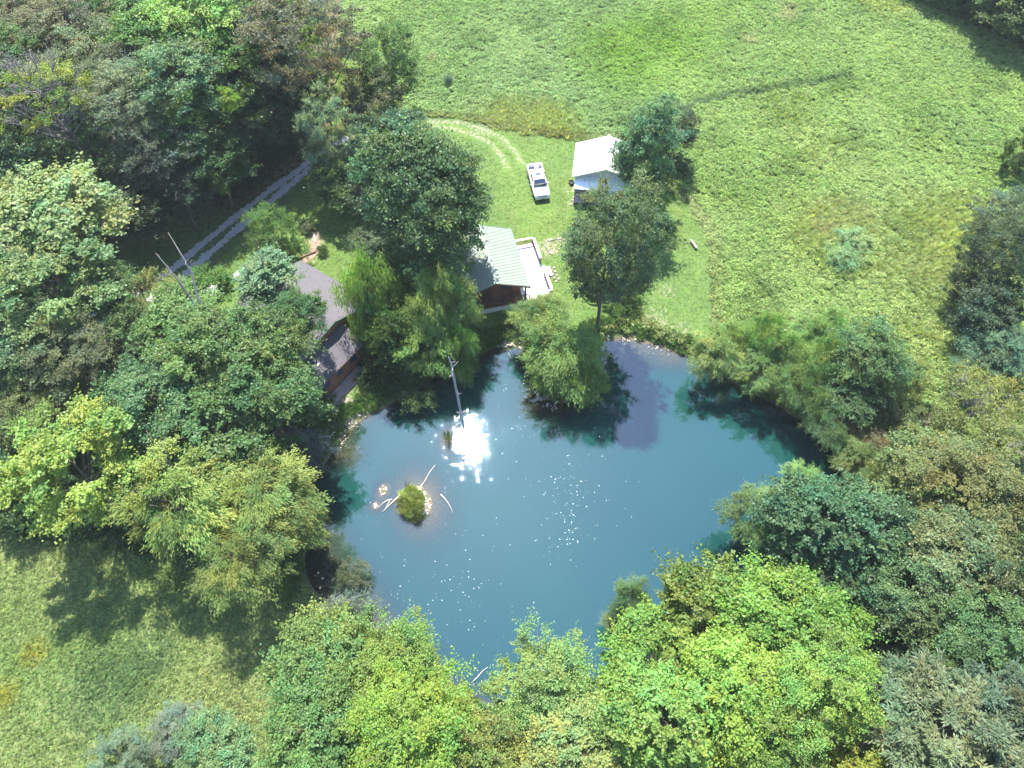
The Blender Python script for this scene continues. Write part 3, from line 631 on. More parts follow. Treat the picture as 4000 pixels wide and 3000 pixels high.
# ------------------------------------------------------------------ meadow, grass and weeds (instanced ground cover)
def blades(n, hgt_, spread, w, seed, droop=.5):
    r = np.random.default_rng(seed); a = r.uniform(0, 6.28, n); d = np.stack([np.cos(a), np.sin(a), np.zeros(n)], 1); q = r.uniform(0, 1, n)**.6
    rt = d*q[:, None]*spread*.55; rt[:, 2] = 0; h = hgt_*r.uniform(.55, 1.1, n); ou = spread*r.uniform(.15, .8, n)*droop
    s = np.stack([-d[:, 1], d[:, 0], 0*a], 1)*w
    p0 = rt; p1 = rt + d*(ou*.35)[:, None]; p1[:, 2] = h*.65; p2 = rt + d*ou[:, None]; p2[:, 2] = h
    Vv = np.stack([p0-s, p0+s, p1+s, p1-s, p2-s*.15, p2+s*.15], 1).reshape(-1, 3); b0 = np.arange(n)*6
    Ff = np.stack([np.stack([b0, b0+1, b0+2, b0+3], 1), np.stack([b0+3, b0+2, b0+5, b0+4], 1)], 1).reshape(-1, 4)
    tn = np.repeat(r.uniform(.1, .9, n), 2); return Vv, Ff, tn, np.repeat(np.clip(r.normal(.5, .2, n), 0, 1), 2)
def weedblob(n, R, h, ll, lw, seed):
    r = np.random.default_rng(seed); k = 6; cc = np.stack([r.uniform(-.7, .7, k)*R, r.uniform(-.7, .7, k)*R, r.uniform(.35, .85, k)*h], 1)
    ci = r.integers(0, k, n); g = unit(r.standard_normal((n, 3)))*(r.uniform(0, 1, n)**.5)[:, None]*[R*.5, R*.5, h*.35]; Pp = cc[ci]+g; Pp[:, 2] = np.abs(Pp[:, 2])
    D = unit(r.standard_normal((n, 3)) + [0, 0, .3]); Nn = unit(r.standard_normal((n, 3))*.6 + [0, 0, 1]); s = r.uniform(.6, 1.3, n)
    Vv, Ff = leaves(Pp, D, Nn, ll*s, lw*s); return Vv, Ff, np.clip(Pp[:, 2]/h*.5+r.uniform(0, .5, n), 0, 1), np.clip(r.normal(.5, .2, n), 0, 1)
def proto(name, tup):
    Vv, Ff, tn, hu = tup; return bpy.data.objects.new(name, mesh_np(name, Vv, Ff, M['weed'], dict(tone=('FACE', tn), hue=('FACE', hu))))
def scatter(name, pr, XYZ, scl, tint, kindlabel=None, tilt=.12):
    n = len(XYZ); me = bpy.data.meshes.new(name); me.vertices.add(n); me.vertices.foreach_set('co', np.asarray(XYZ, np.float32).ravel())
    rot = np.stack([rng.normal(0, tilt, n), rng.normal(0, tilt, n), rng.uniform(0, 6.28, n)], 1)
    a = me.attributes.new('rot', 'FLOAT_VECTOR', 'POINT'); a.data.foreach_set('vector', rot.astype(np.float32).ravel())
    a = me.attributes.new('scl', 'FLOAT_VECTOR', 'POINT'); a.data.foreach_set('vector', np.asarray(scl, np.float32).ravel())
    a = me.attributes.new('tint', 'FLOAT_COLOR', 'POINT'); a.data.foreach_set('color', np.concatenate([tint, np.ones((n, 1))], 1).astype(np.float32).ravel())
    me.materials.append(M['weed']); o = link(name, me); o['kind'] = 'stuff'
    ng = bpy.data.node_groups.new(name, 'GeometryNodeTree'); ng.interface.new_socket('Geometry', in_out='INPUT', socket_type='NodeSocketGeometry'); ng.interface.new_socket('Geometry', in_out='OUTPUT', socket_type='NodeSocketGeometry')
    gi = ng.nodes.new('NodeGroupInput'); go = ng.nodes.new('NodeGroupOutput'); ip = ng.nodes.new('GeometryNodeInstanceOnPoints')
    oi = ng.nodes.new('GeometryNodeObjectInfo'); oi.inputs[0].default_value = pr
    def na(nm, dt):
        q = ng.nodes.new('GeometryNodeInputNamedAttribute'); q.data_type = dt; q.inputs[0].default_value = nm; return q.outputs[0]
    e2r = ng.nodes.new('FunctionNodeEulerToRotation'); ng.links.new(na('rot', 'FLOAT_VECTOR'), e2r.inputs[0])
    ng.links.new(gi.outputs[0], ip.inputs['Points']); ng.links.new(oi.outputs['Geometry'], ip.inputs['Instance'])
    ng.links.new(e2r.outputs[0], ip.inputs['Rotation']); ng.links.new(na('scl', 'FLOAT_VECTOR'), ip.inputs['Scale']); ng.links.new(ip.outputs[0], go.inputs[0])
    md = o.modifiers.new('scatter', 'NODES'); md.node_group = ng; return o
def inview(X, Y, m=6):
    Z = np.zeros_like(X)-CAMH; z = Y*cf[1]+Z*cf[2]; x = X/z; y = -(Y*cu[1]+Z*cu[2])/z
    return (z > 1) & (np.abs(x) < (2000+m*30)/FPX) & (np.abs(y) < (1500+m*30)/FPX)
def grid(x0, x1, y0, y1, st):
    X, Y = np.meshgrid(np.arange(x0, x1, st), np.arange(y0, y1, st)); X = X+rng.uniform(-st*.6, st*.6, X.shape); Y = Y+rng.uniform(-st*.6, st*.6, Y.shape); return X.ravel(), Y.ravel()
def patchf(X, Y, s, seed): return .5+.9*smooth_noise(X+3*smooth_noise(X, Y, s*.4, seed+1), Y+3*smooth_noise(X, Y, s*.4, seed+2), s, seed)
def dist2(X, Y, cx, cy): c = V(cx, cy); return np.hypot(X-c[0], Y-c[1])
weedA = proto('weed_clump', weedblob(130, .55, .62, .21, .09, 1)); weedB = proto('weed_clump', weedblob(110, .5, .5, .18, .08, 2))
grassA = proto('grass_clump', blades(60, .62, .5, .022, 3, .9)); grassS = proto('grass_clump', blades(34, .2, .26, .016, 4, 1.1)); reedP = proto('reed_clump', blades(46, .95, .42, .022, 5, .8))
X, Y = grid(-90, 95, 8, 132, .5); ok = inview(X, Y)
X, Y = X[ok], Y[ok]; sl = sdist(X, Y, lawn_p); sp = sdist(X, Y, pond); sw = sdist(X, Y, woods_p); sw2 = sdist(X, Y, woods2_p); sg = sdist(X, Y, rg_p); s3 = sdist(X, Y, woods3_p)
dr = np.minimum(np.minimum(ldist(X, Y, drive1), ldist(X, Y, drive2)), np.minimum(ldist(X, Y, dirt1), ldist(X, Y, dirt2)))
leftzone = (X < -12+(Y-60)*.1) & (Y < 84)
mead = (sl > .15) & (sp > .6) & (sw > -.5) & (sw2 > -1) & (sg > -1) & (s3 > -1) & (dr > 1.0) & ~leftzone
X, Y, sl_, sp_ = X[mead], Y[mead], sl[mead], sp[mead]; Z = hgt(X, Y, sp_)
f1 = patchf(X, Y, 6, 11); f2 = patchf(X, Y, 3, 21); f3 = patchf(X, Y, 13, 31); f4 = patchf(X, Y, 2, 41)
grassy = np.clip(1.4-dist2(X, Y, 1790, 560)/10, 0, 1) + np.clip(1.3-dist2(X, Y, 1730, 640)/9, 0, 1) + np.clip(1.3-dist2(X, Y, 1100, 250)/9, 0, 1)*.8 + np.clip(1.3-dist2(X, Y, 1180, 265)/8, 0, 1)*.8 + np.clip(1.2-dist2(X, Y, 1820, 475)/5, 0, 1) + np.clip(1.4-dist2(X, Y, 2020, 620)/6, 0, 1) + np.clip(1.4-dist2(X, Y, 1960, 720)/8, 0, 1) \
       + np.clip(1.1-sl_/2.2, 0, 1)*.8 + np.clip(1.2-dist2(X, Y, 735, 230)/7, 0, 1)
bright = np.clip(1.5-dist2(X, Y, 1390, 120)/9, 0, 1) + np.clip(1.3-dist2(X, Y, 1500, 30)/9, 0, 1)*.5
gq = np.clip(((np.clip(grassy, 0, 1.2)*.75 + (f1-.5)*1.1 + (f2-.5)*.5) - .3)/.7, 0, 1); isg = gq > rng.uniform(.15, .85, len(X))
blue = np.clip((f3-.28)*1.4+(f2-.5)*1.2, 0, 1)
c_bl = np.array([.165, .25, .095]); c_yg = np.array([.185, .262, .075]); c_gr = np.array([.27, .3, .115]); c_br = np.array([.145, .25, .03]); c_tan = np.array([.3, .26, .16]); c_dk = np.array([.06, .11, .045])
tint = c_yg*(1-blue[:, None]) + c_bl*blue[:, None]; tint = tint*(1-gq[:, None]*.8) + c_gr*(.85+.35*f2[:, None])*gq[:, None]*.8
tint = tint*(1-np.clip(bright, 0, 1)[:, None]*.8) + c_br*np.clip(bright, 0, 1)[:, None]*.8
q = np.clip((f4-.75)*5, 0, 1)[:, None]*(~isg)[:, None]; tint = tint*(1-q*.3)+c_dk*q*.3
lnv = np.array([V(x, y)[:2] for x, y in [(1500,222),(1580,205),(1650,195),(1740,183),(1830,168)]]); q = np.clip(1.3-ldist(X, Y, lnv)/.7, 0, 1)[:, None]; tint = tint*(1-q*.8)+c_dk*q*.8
for (cx, cy, r_) in [(1690,28,2.5),(1780,35,1.8),(935,128,1),(1625,85,1.6),(1785,495,1.6),(1535,590,.8),(1690,450,1)]:
    q = (np.clip(1.4-dist2(X, Y, cx, cy)/r_, 0, 1)*np.clip(f4*1.6-.3, 0, 1))[:, None]; tint = tint*(1-q*.6)+c_tan*q*.6
q = np.clip(1.2-np.abs(sl_-.8)/1.2, 0, 1)[:, None]*(.35+.5*f4[:, None]); q = np.clip(q, 0, 1); tint = tint*(1-q*.55)+np.array([.19, .16, .085])*q*.55
tint = tint*rng.uniform(.82, 1.18, (len(X), 1)); s = rng.uniform(.7, 1.3, len(X)); hh_ = s*(.55+.55*f2+.5*np.clip(f4-.5, 0, 1))*np.clip(.72+sl_/5, .72, 1)*.85
S = np.stack([s, s, hh_], 1); XYZ = np.stack([X, Y, Z-.04], 1); pa = rng.uniform(0, 1, len(X)) < .5
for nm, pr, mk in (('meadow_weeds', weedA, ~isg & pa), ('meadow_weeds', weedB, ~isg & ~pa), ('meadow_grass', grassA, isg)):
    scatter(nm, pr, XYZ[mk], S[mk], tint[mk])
# rough grass, lower left, and under the trees
X, Y = grid(-60, 12, 6, 48, .3); ok = inview(X, Y); X, Y = X[ok], Y[ok]; sg = sdist(X, Y, rg_p); sp = sdist(X, Y, pond); ok = (sp > .3) & (sg < 1.5); X, Y, sp = X[ok], Y[ok], sp[ok]; Z = hgt(X, Y, sp)
f1 = patchf(X, Y, 4, 51); f2 = patchf(X, Y, 1.6, 61); q = np.clip(f1, 0, 1)[:, None]
tint = (np.array([.165, .24, .075])*(1-q) + np.array([.22, .265, .1])*q)
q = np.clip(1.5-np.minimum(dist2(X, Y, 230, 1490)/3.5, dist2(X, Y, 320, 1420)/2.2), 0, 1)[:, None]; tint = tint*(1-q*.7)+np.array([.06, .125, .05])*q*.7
for (cx, cy, r_) in [(10,1500,1.4),(75,1410,1.3)]:
    q = np.clip(1.3-dist2(X, Y, cx, cy)/r_, 0, 1)[:, None]; tint = tint*(1-q)+np.array([.22, .22, .03])*q
tint = tint*rng.uniform(.8, 1.2, (len(X), 1)); s = rng.uniform(.7, 1.35, len(X))*(.9+.5*f2)
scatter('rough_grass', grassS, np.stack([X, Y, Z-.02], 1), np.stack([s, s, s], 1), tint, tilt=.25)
# mown lawn stubble
X, Y = grid(-46, 36, 44, 96, .36); ok = inview(X, Y); X, Y = X[ok], Y[ok]; sl = sdist(X, Y, lawn_p); sp = sdist(X, Y, pond)
dr = np.minimum(np.minimum(ldist(X, Y, drive1), ldist(X, Y, drive2)), np.minimum(ldist(X, Y, dirt1), ldist(X, Y, dirt2)))
bx = lambda ox, oy, an, u0, u1, v0, v1: ((((X-ox)*math.cos(an)+(Y-oy)*math.sin(an)) > u0) & (((X-ox)*math.cos(an)+(Y-oy)*math.sin(an)) < u1) & ((-(X-ox)*math.sin(an)+(Y-oy)*math.cos(an)) > v0) & ((-(X-ox)*math.sin(an)+(Y-oy)*math.cos(an)) < v1))
ok = (sl < .1) & (sp > .8) & (dr > .75) & ~bx(-1.5, 54.4, math.radians(12.8), -4.2, 7, 0, 9.4) & ~bx(7.87, 73.35, math.radians(-8), -.3, 8.6, -1.5, 6.6)
X, Y, sp = X[ok], Y[ok], sp[ok]; Z = hgt(X, Y, sp); f1 = patchf(X, Y, 5, 71); f2 = patchf(X, Y, 1.5, 81); q = np.clip(f1, 0, 1)[:, None]
tint = (np.array([.12, .195, .05])*(1-q) + np.array([.155, .22, .048])*q)*rng.uniform(.85, 1.15, (len(X), 1))*(.9+.2*f2[:, None]); s = rng.uniform(.8, 1.3, len(X))
scatter('lawn_grass', grassS, np.stack([X, Y, Z-.03], 1), np.stack([s*1.2, s*1.2, s*.38], 1), tint, tilt=.1)
# weeds on the banks
def ring(lo, hi, st): 
    X, Y = grid(pond[:,0].min()-5, pond[:,0].max()+5, pond[:,1].min()-5, pond[:,1].max()+5, st); sd_ = sdist(X, Y, pond); ok = (sd_ > lo) & (sd_ < hi); return X[ok], Y[ok], sd_[ok]
X, Y, sp = ring(.1, 3.2, .3); nearn = (Y > 44); kk = patchf(X, Y, 2.2, 91); okb = (sp < 1.5+1.5*kk); X, Y, sp, kk = X[okb], Y[okb], sp[okb], kk[okb]; Z = hgt(X, Y, sp)
ok = ~((dist2(X, Y, 1340, 725) < 2.2) & (sp < .8)) & ~((dist2(X, Y, 1110, 745) < 1.6) & (sp < .8)) & ~((dist2(X, Y, 770, 905) < 1.5) & (sp < .8)) & ~((dist2(X, Y, 700, 1290) < 3)); X, Y, Z, sp, kk = X[ok], Y[ok], Z[ok], sp[ok], kk[ok]
tint = np.array([.07, .14, .03])*rng.uniform(.7, 1.25, (len(X), 1)); q = (kk > .6)[:, None]; tint = np.where(q, tint*np.array([1.5, 1.15, 1.2]), tint); s = rng.uniform(.5, .95, len(X))
pa = rng.uniform(0, 1, len(X)) < .5
scatter('bank_weeds', weedB, np.stack([X, Y, Z-.05], 1)[pa], np.stack([s, s, s*1.1], 1)[pa], tint[pa]); scatter('bank_grass', grassA, np.stack([X, Y, Z-.05], 1)[~pa], np.stack([s, s, s], 1)[~pa], tint[~pa])
# undergrowth on the floor of the woods and groves
X, Y = grid(-85, 100, 6, 135, .75); ok = inview(X, Y); X, Y = X[ok], Y[ok]; sw = sdist(X, Y, woods_p); s3 = sdist(X, Y, woods3_p); sp = sdist(X, Y, pond)
lz = (X < -20) & (Y > 26) & (Y < 62) & (sdist(X, Y, lawn_p) > 1) & (sdist(X, Y, rg_p) > 0); dr = np.minimum(ldist(X, Y, drive1), ldist(X, Y, drive2))
ok = ((sw < -3) | (s3 < 1) | lz | (sdist(X, Y, woods2_p) < 0)) & (sp > 1) & (dr > 2.5); X, Y, sp = X[ok], Y[ok], sp[ok]; Z = hgt(X, Y, sp); s = rng.uniform(.7, 1.8, len(X))
tint = np.array([.04, .08, .025])*rng.uniform(.6, 1.4, (len(X), 1)); scatter('woodland_undergrowth', weedA, np.stack([X, Y, Z-.05], 1), np.stack([s, s, s], 1), tint)
# thin dappled verge grass beside the drive
X, Y = grid(-62, -18, 52, 86, .33); ok = inview(X, Y); X, Y = X[ok], Y[ok]; sl = sdist(X, Y, lawn_p); sw = sdist(X, Y, woods_p); dr = np.minimum(ldist(X, Y, drive1), ldist(X, Y, drive2)); ok = (sl > 0) & (sw > -4) & (dr > .6) & (rng.uniform(0, 1, len(X)) < .75)
X, Y = X[ok], Y[ok]; Z = hgt(X, Y); s = rng.uniform(.7, 1.2, len(X)); tint = np.array([.085, .12, .035])*rng.uniform(.7, 1.3, (len(X), 1)); scatter('verge_grass', grassS, np.stack([X, Y, Z-.02], 1), np.stack([s, s, s*.5], 1), tint)
# islet grass
X, Y = grid(i0[0]-1.6, i0[0]+1.6, i0[1]-2.3, i0[1]+2.3, .15); Z = island(X, Y); ok = (Z > WZ+.12+.55*patchf(X, Y, .3, 7)) & (X < i0[0]+.75-.2*(Y-i0[1])+.5*smooth_noise(X, Y, .3, 9)); X, Y, Z = X[ok], Y[ok], Z[ok]; s = rng.uniform(.35, 1.15, len(X))
tint = np.array([.24, .29, .08])*rng.uniform(.5, 1.4, (len(X), 1)); scatter('islet_grass', grassA, np.stack([X, Y, Z], 1), np.stack([s, s, s], 1), tint, tilt=.4)
X = X[::7] + rng.normal(0, .12, len(X[::7])); Y = Y[::7] + rng.normal(0, .12, len(Y[::7])); Z = np.maximum(island(X, Y), WZ+.05); s = rng.uniform(.6, 1.5, len(X)); tint = np.array([.2, .22, .09])*rng.uniform(.5, 1.5, (len(X), 1))
scatter('islet_reeds', reedP, np.stack([X, Y, Z], 1), np.stack([s, s, s], 1), tint, tilt=.55)

# ------------------------------------------------------------------ stones, white flecks
ico = [(0,0,1),(.894,0,.447),(.276,.851,.447),(-.724,.526,.447),(-.724,-.526,.447),(.276,-.851,.447),(.724,.526,-.447),(-.276,.851,-.447),(-.894,0,-.447),(-.276,-.851,-.447),(.724,-.526,-.447),(0,0,-1)]
icf = [(0,1,2),(0,2,3),(0,3,4),(0,4,5),(0,5,1),(1,6,2),(2,7,3),(3,8,4),(4,9,5),(5,10,1),(6,7,2),(7,8,3),(8,9,4),(9,10,5),(10,6,1),(11,7,6),(11,8,7),(11,9,8),(11,10,9),(11,6,10)]
def rocks(pts, sizes):
    n = len(pts); b_ = np.array(ico)[None]*rng.uniform(.7, 1.25, (n, 12, 1))*(np.asarray(sizes)[:, None, None])*rng.uniform(.7, 1.2, (n, 1, 3))*[1, 1, .6]
    Vv = (b_+np.asarray(pts)[:, None]).reshape(-1, 3); Ff = (np.array(icf)[None]+np.arange(n)[:, None, None]*12).reshape(-1, 3); return Vv, Ff
pts = []; sz = []
for (cx, cy, r_, n, s0) in [(1345,738,3.2,100,.1),(1420,748,2,35,.09),(1105,750,1.5,70,.15),(765,925,2.6,70,.11),(745,950,1.6,40,.11),(735,1240,3.2,70,.1),(740,1270,2.4,40,.16),(1190,862,2.4,70,.14),(1155,858,1.2,34,.17),(800,1340,3,60,.12),(668,1130,2,40,.12)]:
    c = V(cx, cy, WZ)
    for _ in range(n):
        x = c[0]+rng.normal(0, r_*.5); y = c[1]+rng.normal(0, r_*.4); z = gz(x, y)
        if z < WZ-.35 or z > WZ+.5: continue
        pts.append((x, y, z+.03)); sz.append(s0*rng.uniform(.5, 1.7))
Vv, Ff = rocks(pts, sz); tag(link('shore_stones', mesh_np('shore_stones', Vv, Ff, M['stone'])), kind='stuff')
pts = []; sz = []
for k in range(90):
    a = rng.uniform(-.9, 1.9); x = i0[0]+.15+1.15*math.cos(a*.9)*rng.uniform(.85, 1.35); y = i0[1]+1.5*math.sin(a)*rng.uniform(.7, 1.1); pts.append((x, y, max(WZ-.02, float(island(np.array([x]), np.array([y]))[0])))); sz.append(rng.uniform(.06, .15))
for (c, n, r_) in ((i1, 26, .38), (i2, 12, .25)):
    for k in range(n): pts.append((c[0]+rng.normal(0, r_*.5), c[1]+rng.normal(0, r_*.6), WZ+.03)); sz.append(rng.uniform(.07, .15))
Vv, Ff = rocks(pts, sz); tag(link('islet_stones', mesh_np('islet_stones', Vv, Ff, M['palestone'] if 'palestone' in M else simple('bleached_stone', (.42, .37, .33), .8, nscale=3, namt=.2))), kind='stuff')
# tiny flat white flecks scattered just above the water level
fl = []
for (cx, cy, sx, sy, n) in [(1235,1100,20,55,80),(1215,1150,30,30,30),(990,1270,75,70,70),(960,1480,60,30,90),(900,1400,60,60,35),(1130,920,60,90,45),(1260,1030,60,60,30),(800,1300,60,80,45),(1050,1120,180,180,60)]:
    for _ in range(n):
        c = V(cx+rng.normal(0, sx), cy+rng.normal(0, sy), WZ); fl.append((c[0], c[1]))
fl = np.array(fl); fl = fl[sdist(fl[:,0], fl[:,1], pond) < -.6]; Vv = []; Ff = []
for (x, y) in fl:
    r_ = .014+.03*rng.uniform(0, 1)**2; a0 = rng.uniform(0, 6); k = len(Vv)
    for q in range(5): Vv.append((x+r_*math.cos(a0+q*1.2566), y+r_*.7*math.sin(a0+q*1.2566), WZ+.012))
    Ff.append(tuple(range(k, k+5)))
me = bpy.data.meshes.new('surface_flecks'); me.from_pydata(Vv, [], Ff); me.materials.append(simple('white_fleck', (.85, .86, .84), .5)); tag(link('surface_flecks', me), kind='stuff')

# ------------------------------------------------------------------ dead wood
def deadtree(name, pts, rads, label, cat, mat='deadwood', stubs=0, n=8):
    pts = [Vector(p) for p in pts]; base = pts[0]; o = empty(name, base, label=label, cat=cat); mb = MB(); P2 = []; R2 = []
    for i in range(len(pts)-1):
        for k in range(4):
            f = k/4; P2.append(pts[i].lerp(pts[i+1], f) - base + Vector(rng.normal(0, rads[i]*.16, 3))); R2.append((rads[i]*(1-f)+rads[i+1]*f)*rng.uniform(.92, 1.1))
    P2.append(pts[-1]-base); R2.append(rads[-1]); mb.tube(P2, R2, n); mb.build('trunk', M[mat], o, True)
    for k in range(stubs):
        i = int(rng.integers(len(P2)//4, len(P2)-1)); a = rng.uniform(0, 6.28); l = rng.uniform(.2, .9)
        d = Vector((math.cos(a), math.sin(a), rng.uniform(-.1, .6))); MB().tube([P2[i], P2[i]+d*l*.6, P2[i]+d*l+Vector((0, 0, .05))], [R2[i]*.45, R2[i]*.3, .012], 5).build('branch', M[mat], o, True)
    return o
deadtree('dead_snag', [(-5.0,39.9,-2.2),(-5.0,39.9,-1),(-5.25,40.6,3),(-5.5,41.3,6.5),(-5.72,42.0,8.6),(-5.9,42.2,9.3)], [.15,.145,.135,.12,.085,.03], 'bare dead trunk standing in the pond at the sun glint', 'dead tree', stubs=9, mat='snagwood')
def vz(x, y, z): return tuple(V(x, y, z))
deadtree('dead_tree', [vz(492,790,5), vz(470,745,8), vz(432,660,11.5), vz(415,590,14), vz(395,555,15.5), vz(363,502,17)], [.15,.14,.12,.09,.06,.02], 'longer bare dead trunk rising above the green grove by the drive', 'dead tree', stubs=9)
deadtree('dead_tree', [vz(470,760,6), vz(418,655,11), vz(385,605,13.5), vz(360,575,15), vz(336,547,16)], [.11,.1,.08,.05,.02], 'shorter bare dead trunk beside the longer one above the grove', 'dead tree', stubs=6)
deadtree('leaning_trunk', [vz(225,760,1), vz(205,705,4), vz(165,655,7.5), vz(122,600,11)], [.32,.3,.26,.2], 'thick dark leaning trunk at the left between light green crowns', 'tree trunk', mat='bark')
deadtree('utility_pole', [vz(84,1086,0), vz(40,1056,3.4), vz(-12,1018,7.6)], [.16,.15,.13], 'slanting brown pole at the left edge above the lawn', 'pole', mat='bark')
def driftwood(name, pts, r0, label, subs=(), mat='palewood', cat='driftwood'):
    b_ = Vector(pts[0]); o = empty(name, b_, label=label, cat=cat); n = len(pts)
    MB().tube([Vector(p)-b_ for p in pts], [r0*(1-.7*i/(n-1)) for i in range(n)], 6).build('stem', M[mat], o, True)
    for s_ in subs: MB().tube([Vector(p)-b_ for p in s_], [r0*.6]+[r0*.3]*(len(s_)-1), 5).build('branch', M[mat], o, True)
wv = lambda x, y, z=WZ+.08: vz(x, y, z)
driftwood('driftwood_log', [wv(878,1058,WZ+.2), wv(862,1072,WZ+.15), wv(842,1090), wv(826,1106)], .1, 'longest pale log sloping from the islet into the water')
driftwood('driftwood_log', [wv(847,1079,WZ+.1), wv(838,1080), wv(828,1086), wv(814,1100)], .06, 'forked pale branch lying left of the longest log', [[wv(842,1081), wv(836,1092), wv(830,1104)]])
driftwood('driftwood_log', [wv(880,1080,WZ+.1), wv(868,1092), wv(853,1103)], .05, 'short pale branch beneath the longest log')
driftwood('fallen_branch', [wv(896,1066,WZ+.15), wv(908,1052), wv(916,1042), wv(928,1020), wv(940,1004)], .07, 'crooked branch reaching up from the islet toward the glint', [[wv(908,1054), wv(900,1050)], [wv(910,1050), wv(914,1056)]])
driftwood('fallen_branch', [wv(952,1068), wv(960,1076), wv(968,1086), wv(974,1097), wv(978,1108)], .045, 'thin white curved branch afloat right of the islet')
driftwood('fallen_branch', [wv(1022,1472), wv(1032,1462), wv(1042,1450), wv(1054,1441)], .055, 'bent grey branch floating in the bottom inlet')
driftwood('fallen_branch', [wv(1172,1450), wv(1182,1438), wv(1190,1436), wv(1196,1443)], .035, 'thin curved twig floating near the bottom trees', [])
driftwood('fallen_branch', [wv(1098,762), wv(1104,775), wv(1108,786)], .05, 'short dark stick at the stony top bank below the deck', mat='deadwood')
driftwood('fallen_branch', [wv(1795,1004,WZ+.1), wv(1806,1001), wv(1818,998), wv(1828,993,WZ+.3)], .07, 'dark branch crossing the water in the right cove', mat='bark')
driftwood('fallen_branch', [wv(1770,975), wv(1778,968), wv(1792,958), wv(1800,955,WZ+.4)], .05, 'grey dead limb poking from the right bank willows', mat='deadwood')
driftwood('fallen_branch', [wv(985,920), wv(990,915), wv(997,913)], .05, 'tiny pale stick afloat left of the glint')
c = wv(1143, 1412); o = empty('water_plant', (c[0], c[1], WZ-.1), label='small tuft of leaves on a sunken snag near the bottom trees', cat='water plant')
cr_ = link('leaves', KINDS['shrub'][0][0][0], o, loc=(0, 0, -.1)); cr_.scale = (.2, .45, .25); cr_.color = (.08, .1, .04, 1); MB().tube([(0,0,-.2),(.1,.2,.3),(.1,.5,.5)], [.05,.04,.02], 5).build('stem', M['bark'], o)
o = empty('reed_clump', (i3[0], i3[1], WZ), label='grass tuft growing from the pond beside the dead trunk', cat='grass tuft')
rm = blades(60, 1.1, .7, .03, 77, 1); rme = mesh_np('blades', rm[0], rm[1], M['leaf'], dict(tone=('FACE', rm[2]), hue=('FACE', rm[3]))); q = link('blades', rme, o); q.color = (.06, .1, .03, 1)
o = empty('reed_clump', tuple(V(880, 1062, WZ+.1)), label='spray of tall green stems at the head of the islet', cat='reeds')
for a in range(6):
    d = Vector((-.5+a*.22, .9, 0)).normalized()*(.5+.2*(a % 3)); st = MB().tube([(0,0,0), tuple(d*.5+Vector((0,0,.7))), tuple(d+Vector((0,0,1.1)))], [.03,.025,.015], 4).build('stem', M['leaf'], o); st.color = (.12, .17, .06, 1)

# ------------------------------------------------------------------ cabin with the sage metal roof
cab = empty('cabin', (-1.5, 54.4, 0), math.radians(12.8), label='small brown cabin with a ribbed sage green metal roof and side deck', cat='cabin')
HW, LN, EZ, RZ = 3.85, 9.0, 3.95, 5.5
MB().slab([(0,0,RZ),(HW,0,EZ),(HW,LN,EZ),(0,LN,RZ)], .07).build('roof', M['cabin_roof'], cab)
MB().slab([(-HW,0,EZ),(0,0,RZ),(0,LN,RZ),(-HW,LN,EZ)], .07).build('roof', M['cabin_roof'], cab)
th = math.atan2(RZ-EZ, HW); SLn = math.hypot(HW, RZ-EZ)
ribm = MB().add([(.02,-.035,0),(SLn,-.035,0),(SLn,.035,0),(.02,.035,0),(.02,-.018,.045),(SLn,-.018,.045),(SLn,.018,.045),(.02,.018,.045)], [(0,3,2,1),(4,5,6,7),(0,1,5,4),(1,2,6,5),(2,3,7,6),(3,0,4,7)]).mesh('roof_rib', M['roof_rib'])
for k in range(39):
    y = .06+k*(LN-.12)/38
    for s_ in (1, -1):
        o = link('roof_rib', ribm, cab, loc=(0, y, RZ+.002), rot=(0, th if s_ > 0 else math.pi-th, 0))
        if s_ < 0: o.rotation_euler = (0, th, math.pi)
MB().add([(-.22,-.03,RZ-.04),(0,-.03,RZ+.09),(.22,-.03,RZ-.04),(-.22,LN+.03,RZ-.04),(0,LN+.03,RZ+.09),(.22,LN+.03,RZ-.04)], [(0,1,4,3),(1,2,5,4),(0,2,1),(3,4,5)]).build('ridge_cap', M['cabin_roof'], cab)
for s_ in (1, -1): MB().bar((0,-.03,RZ-.12), (s_*HW,-.03,EZ-.12), .04, .2).build('rake_board', M['brownwood'], cab)
w_ = MB(); w_.box(-3.4, 3.2, 2.0, 8.6, 1.0, EZ-.05); w_.build('wall', M['redwood'], cab)
for k in range(14): MB().box(-3.42, 3.22, 1.975, 2.0, 1.02+k*.2, 1.17+k*.2).build('siding_log', M['redwood'], cab)
MB().add([(-3.4,1.97,EZ-.06),(3.2,1.97,EZ-.06),(0,1.97,RZ-.15),(-3.4,2.1,EZ-.06),(3.2,2.1,EZ-.06),(0,2.1,RZ-.15)], [(0,1,2),(5,4,3),(0,2,5,3),(2,1,4,5)]).build('gable', M['redwood'], cab)
MB().box(-1.2,-.2,1.93,1.97,1.05,3.1).build('door', M['brownwood'], cab); MB().box(1.0,2.2,1.93,1.97,2.0,3.1).build('window', M['glass'], cab)
MB().box(-3.6, 6.5, .66, 2.0, -.7, .86).build('foundation', M['block'], cab)
MB().box(3.2, 6.5, 2.0, 8.9, -.3, .84).build('foundation', M['block'], cab)
MB().box(-3.75, 6.6, .55, 2.0, .87, 1.0).build('deck_floor', M['brownwood'], cab) if False else None
nb = 24
for k in range(nb):
    x0 = 3.22 + k*(6.6-3.22)/nb; MB().box(x0, x0+.125, .55 if x0 > 3.3 else .55, 9.0, .9, 1.0).build('deck_board', M['deckwood'], cab)
for k in range(12):
    y0 = .55+k*.12; MB().box(-3.75, 3.2, y0, y0+.108, .9, 1.0).build('porch_board', M['redwood'], cab)
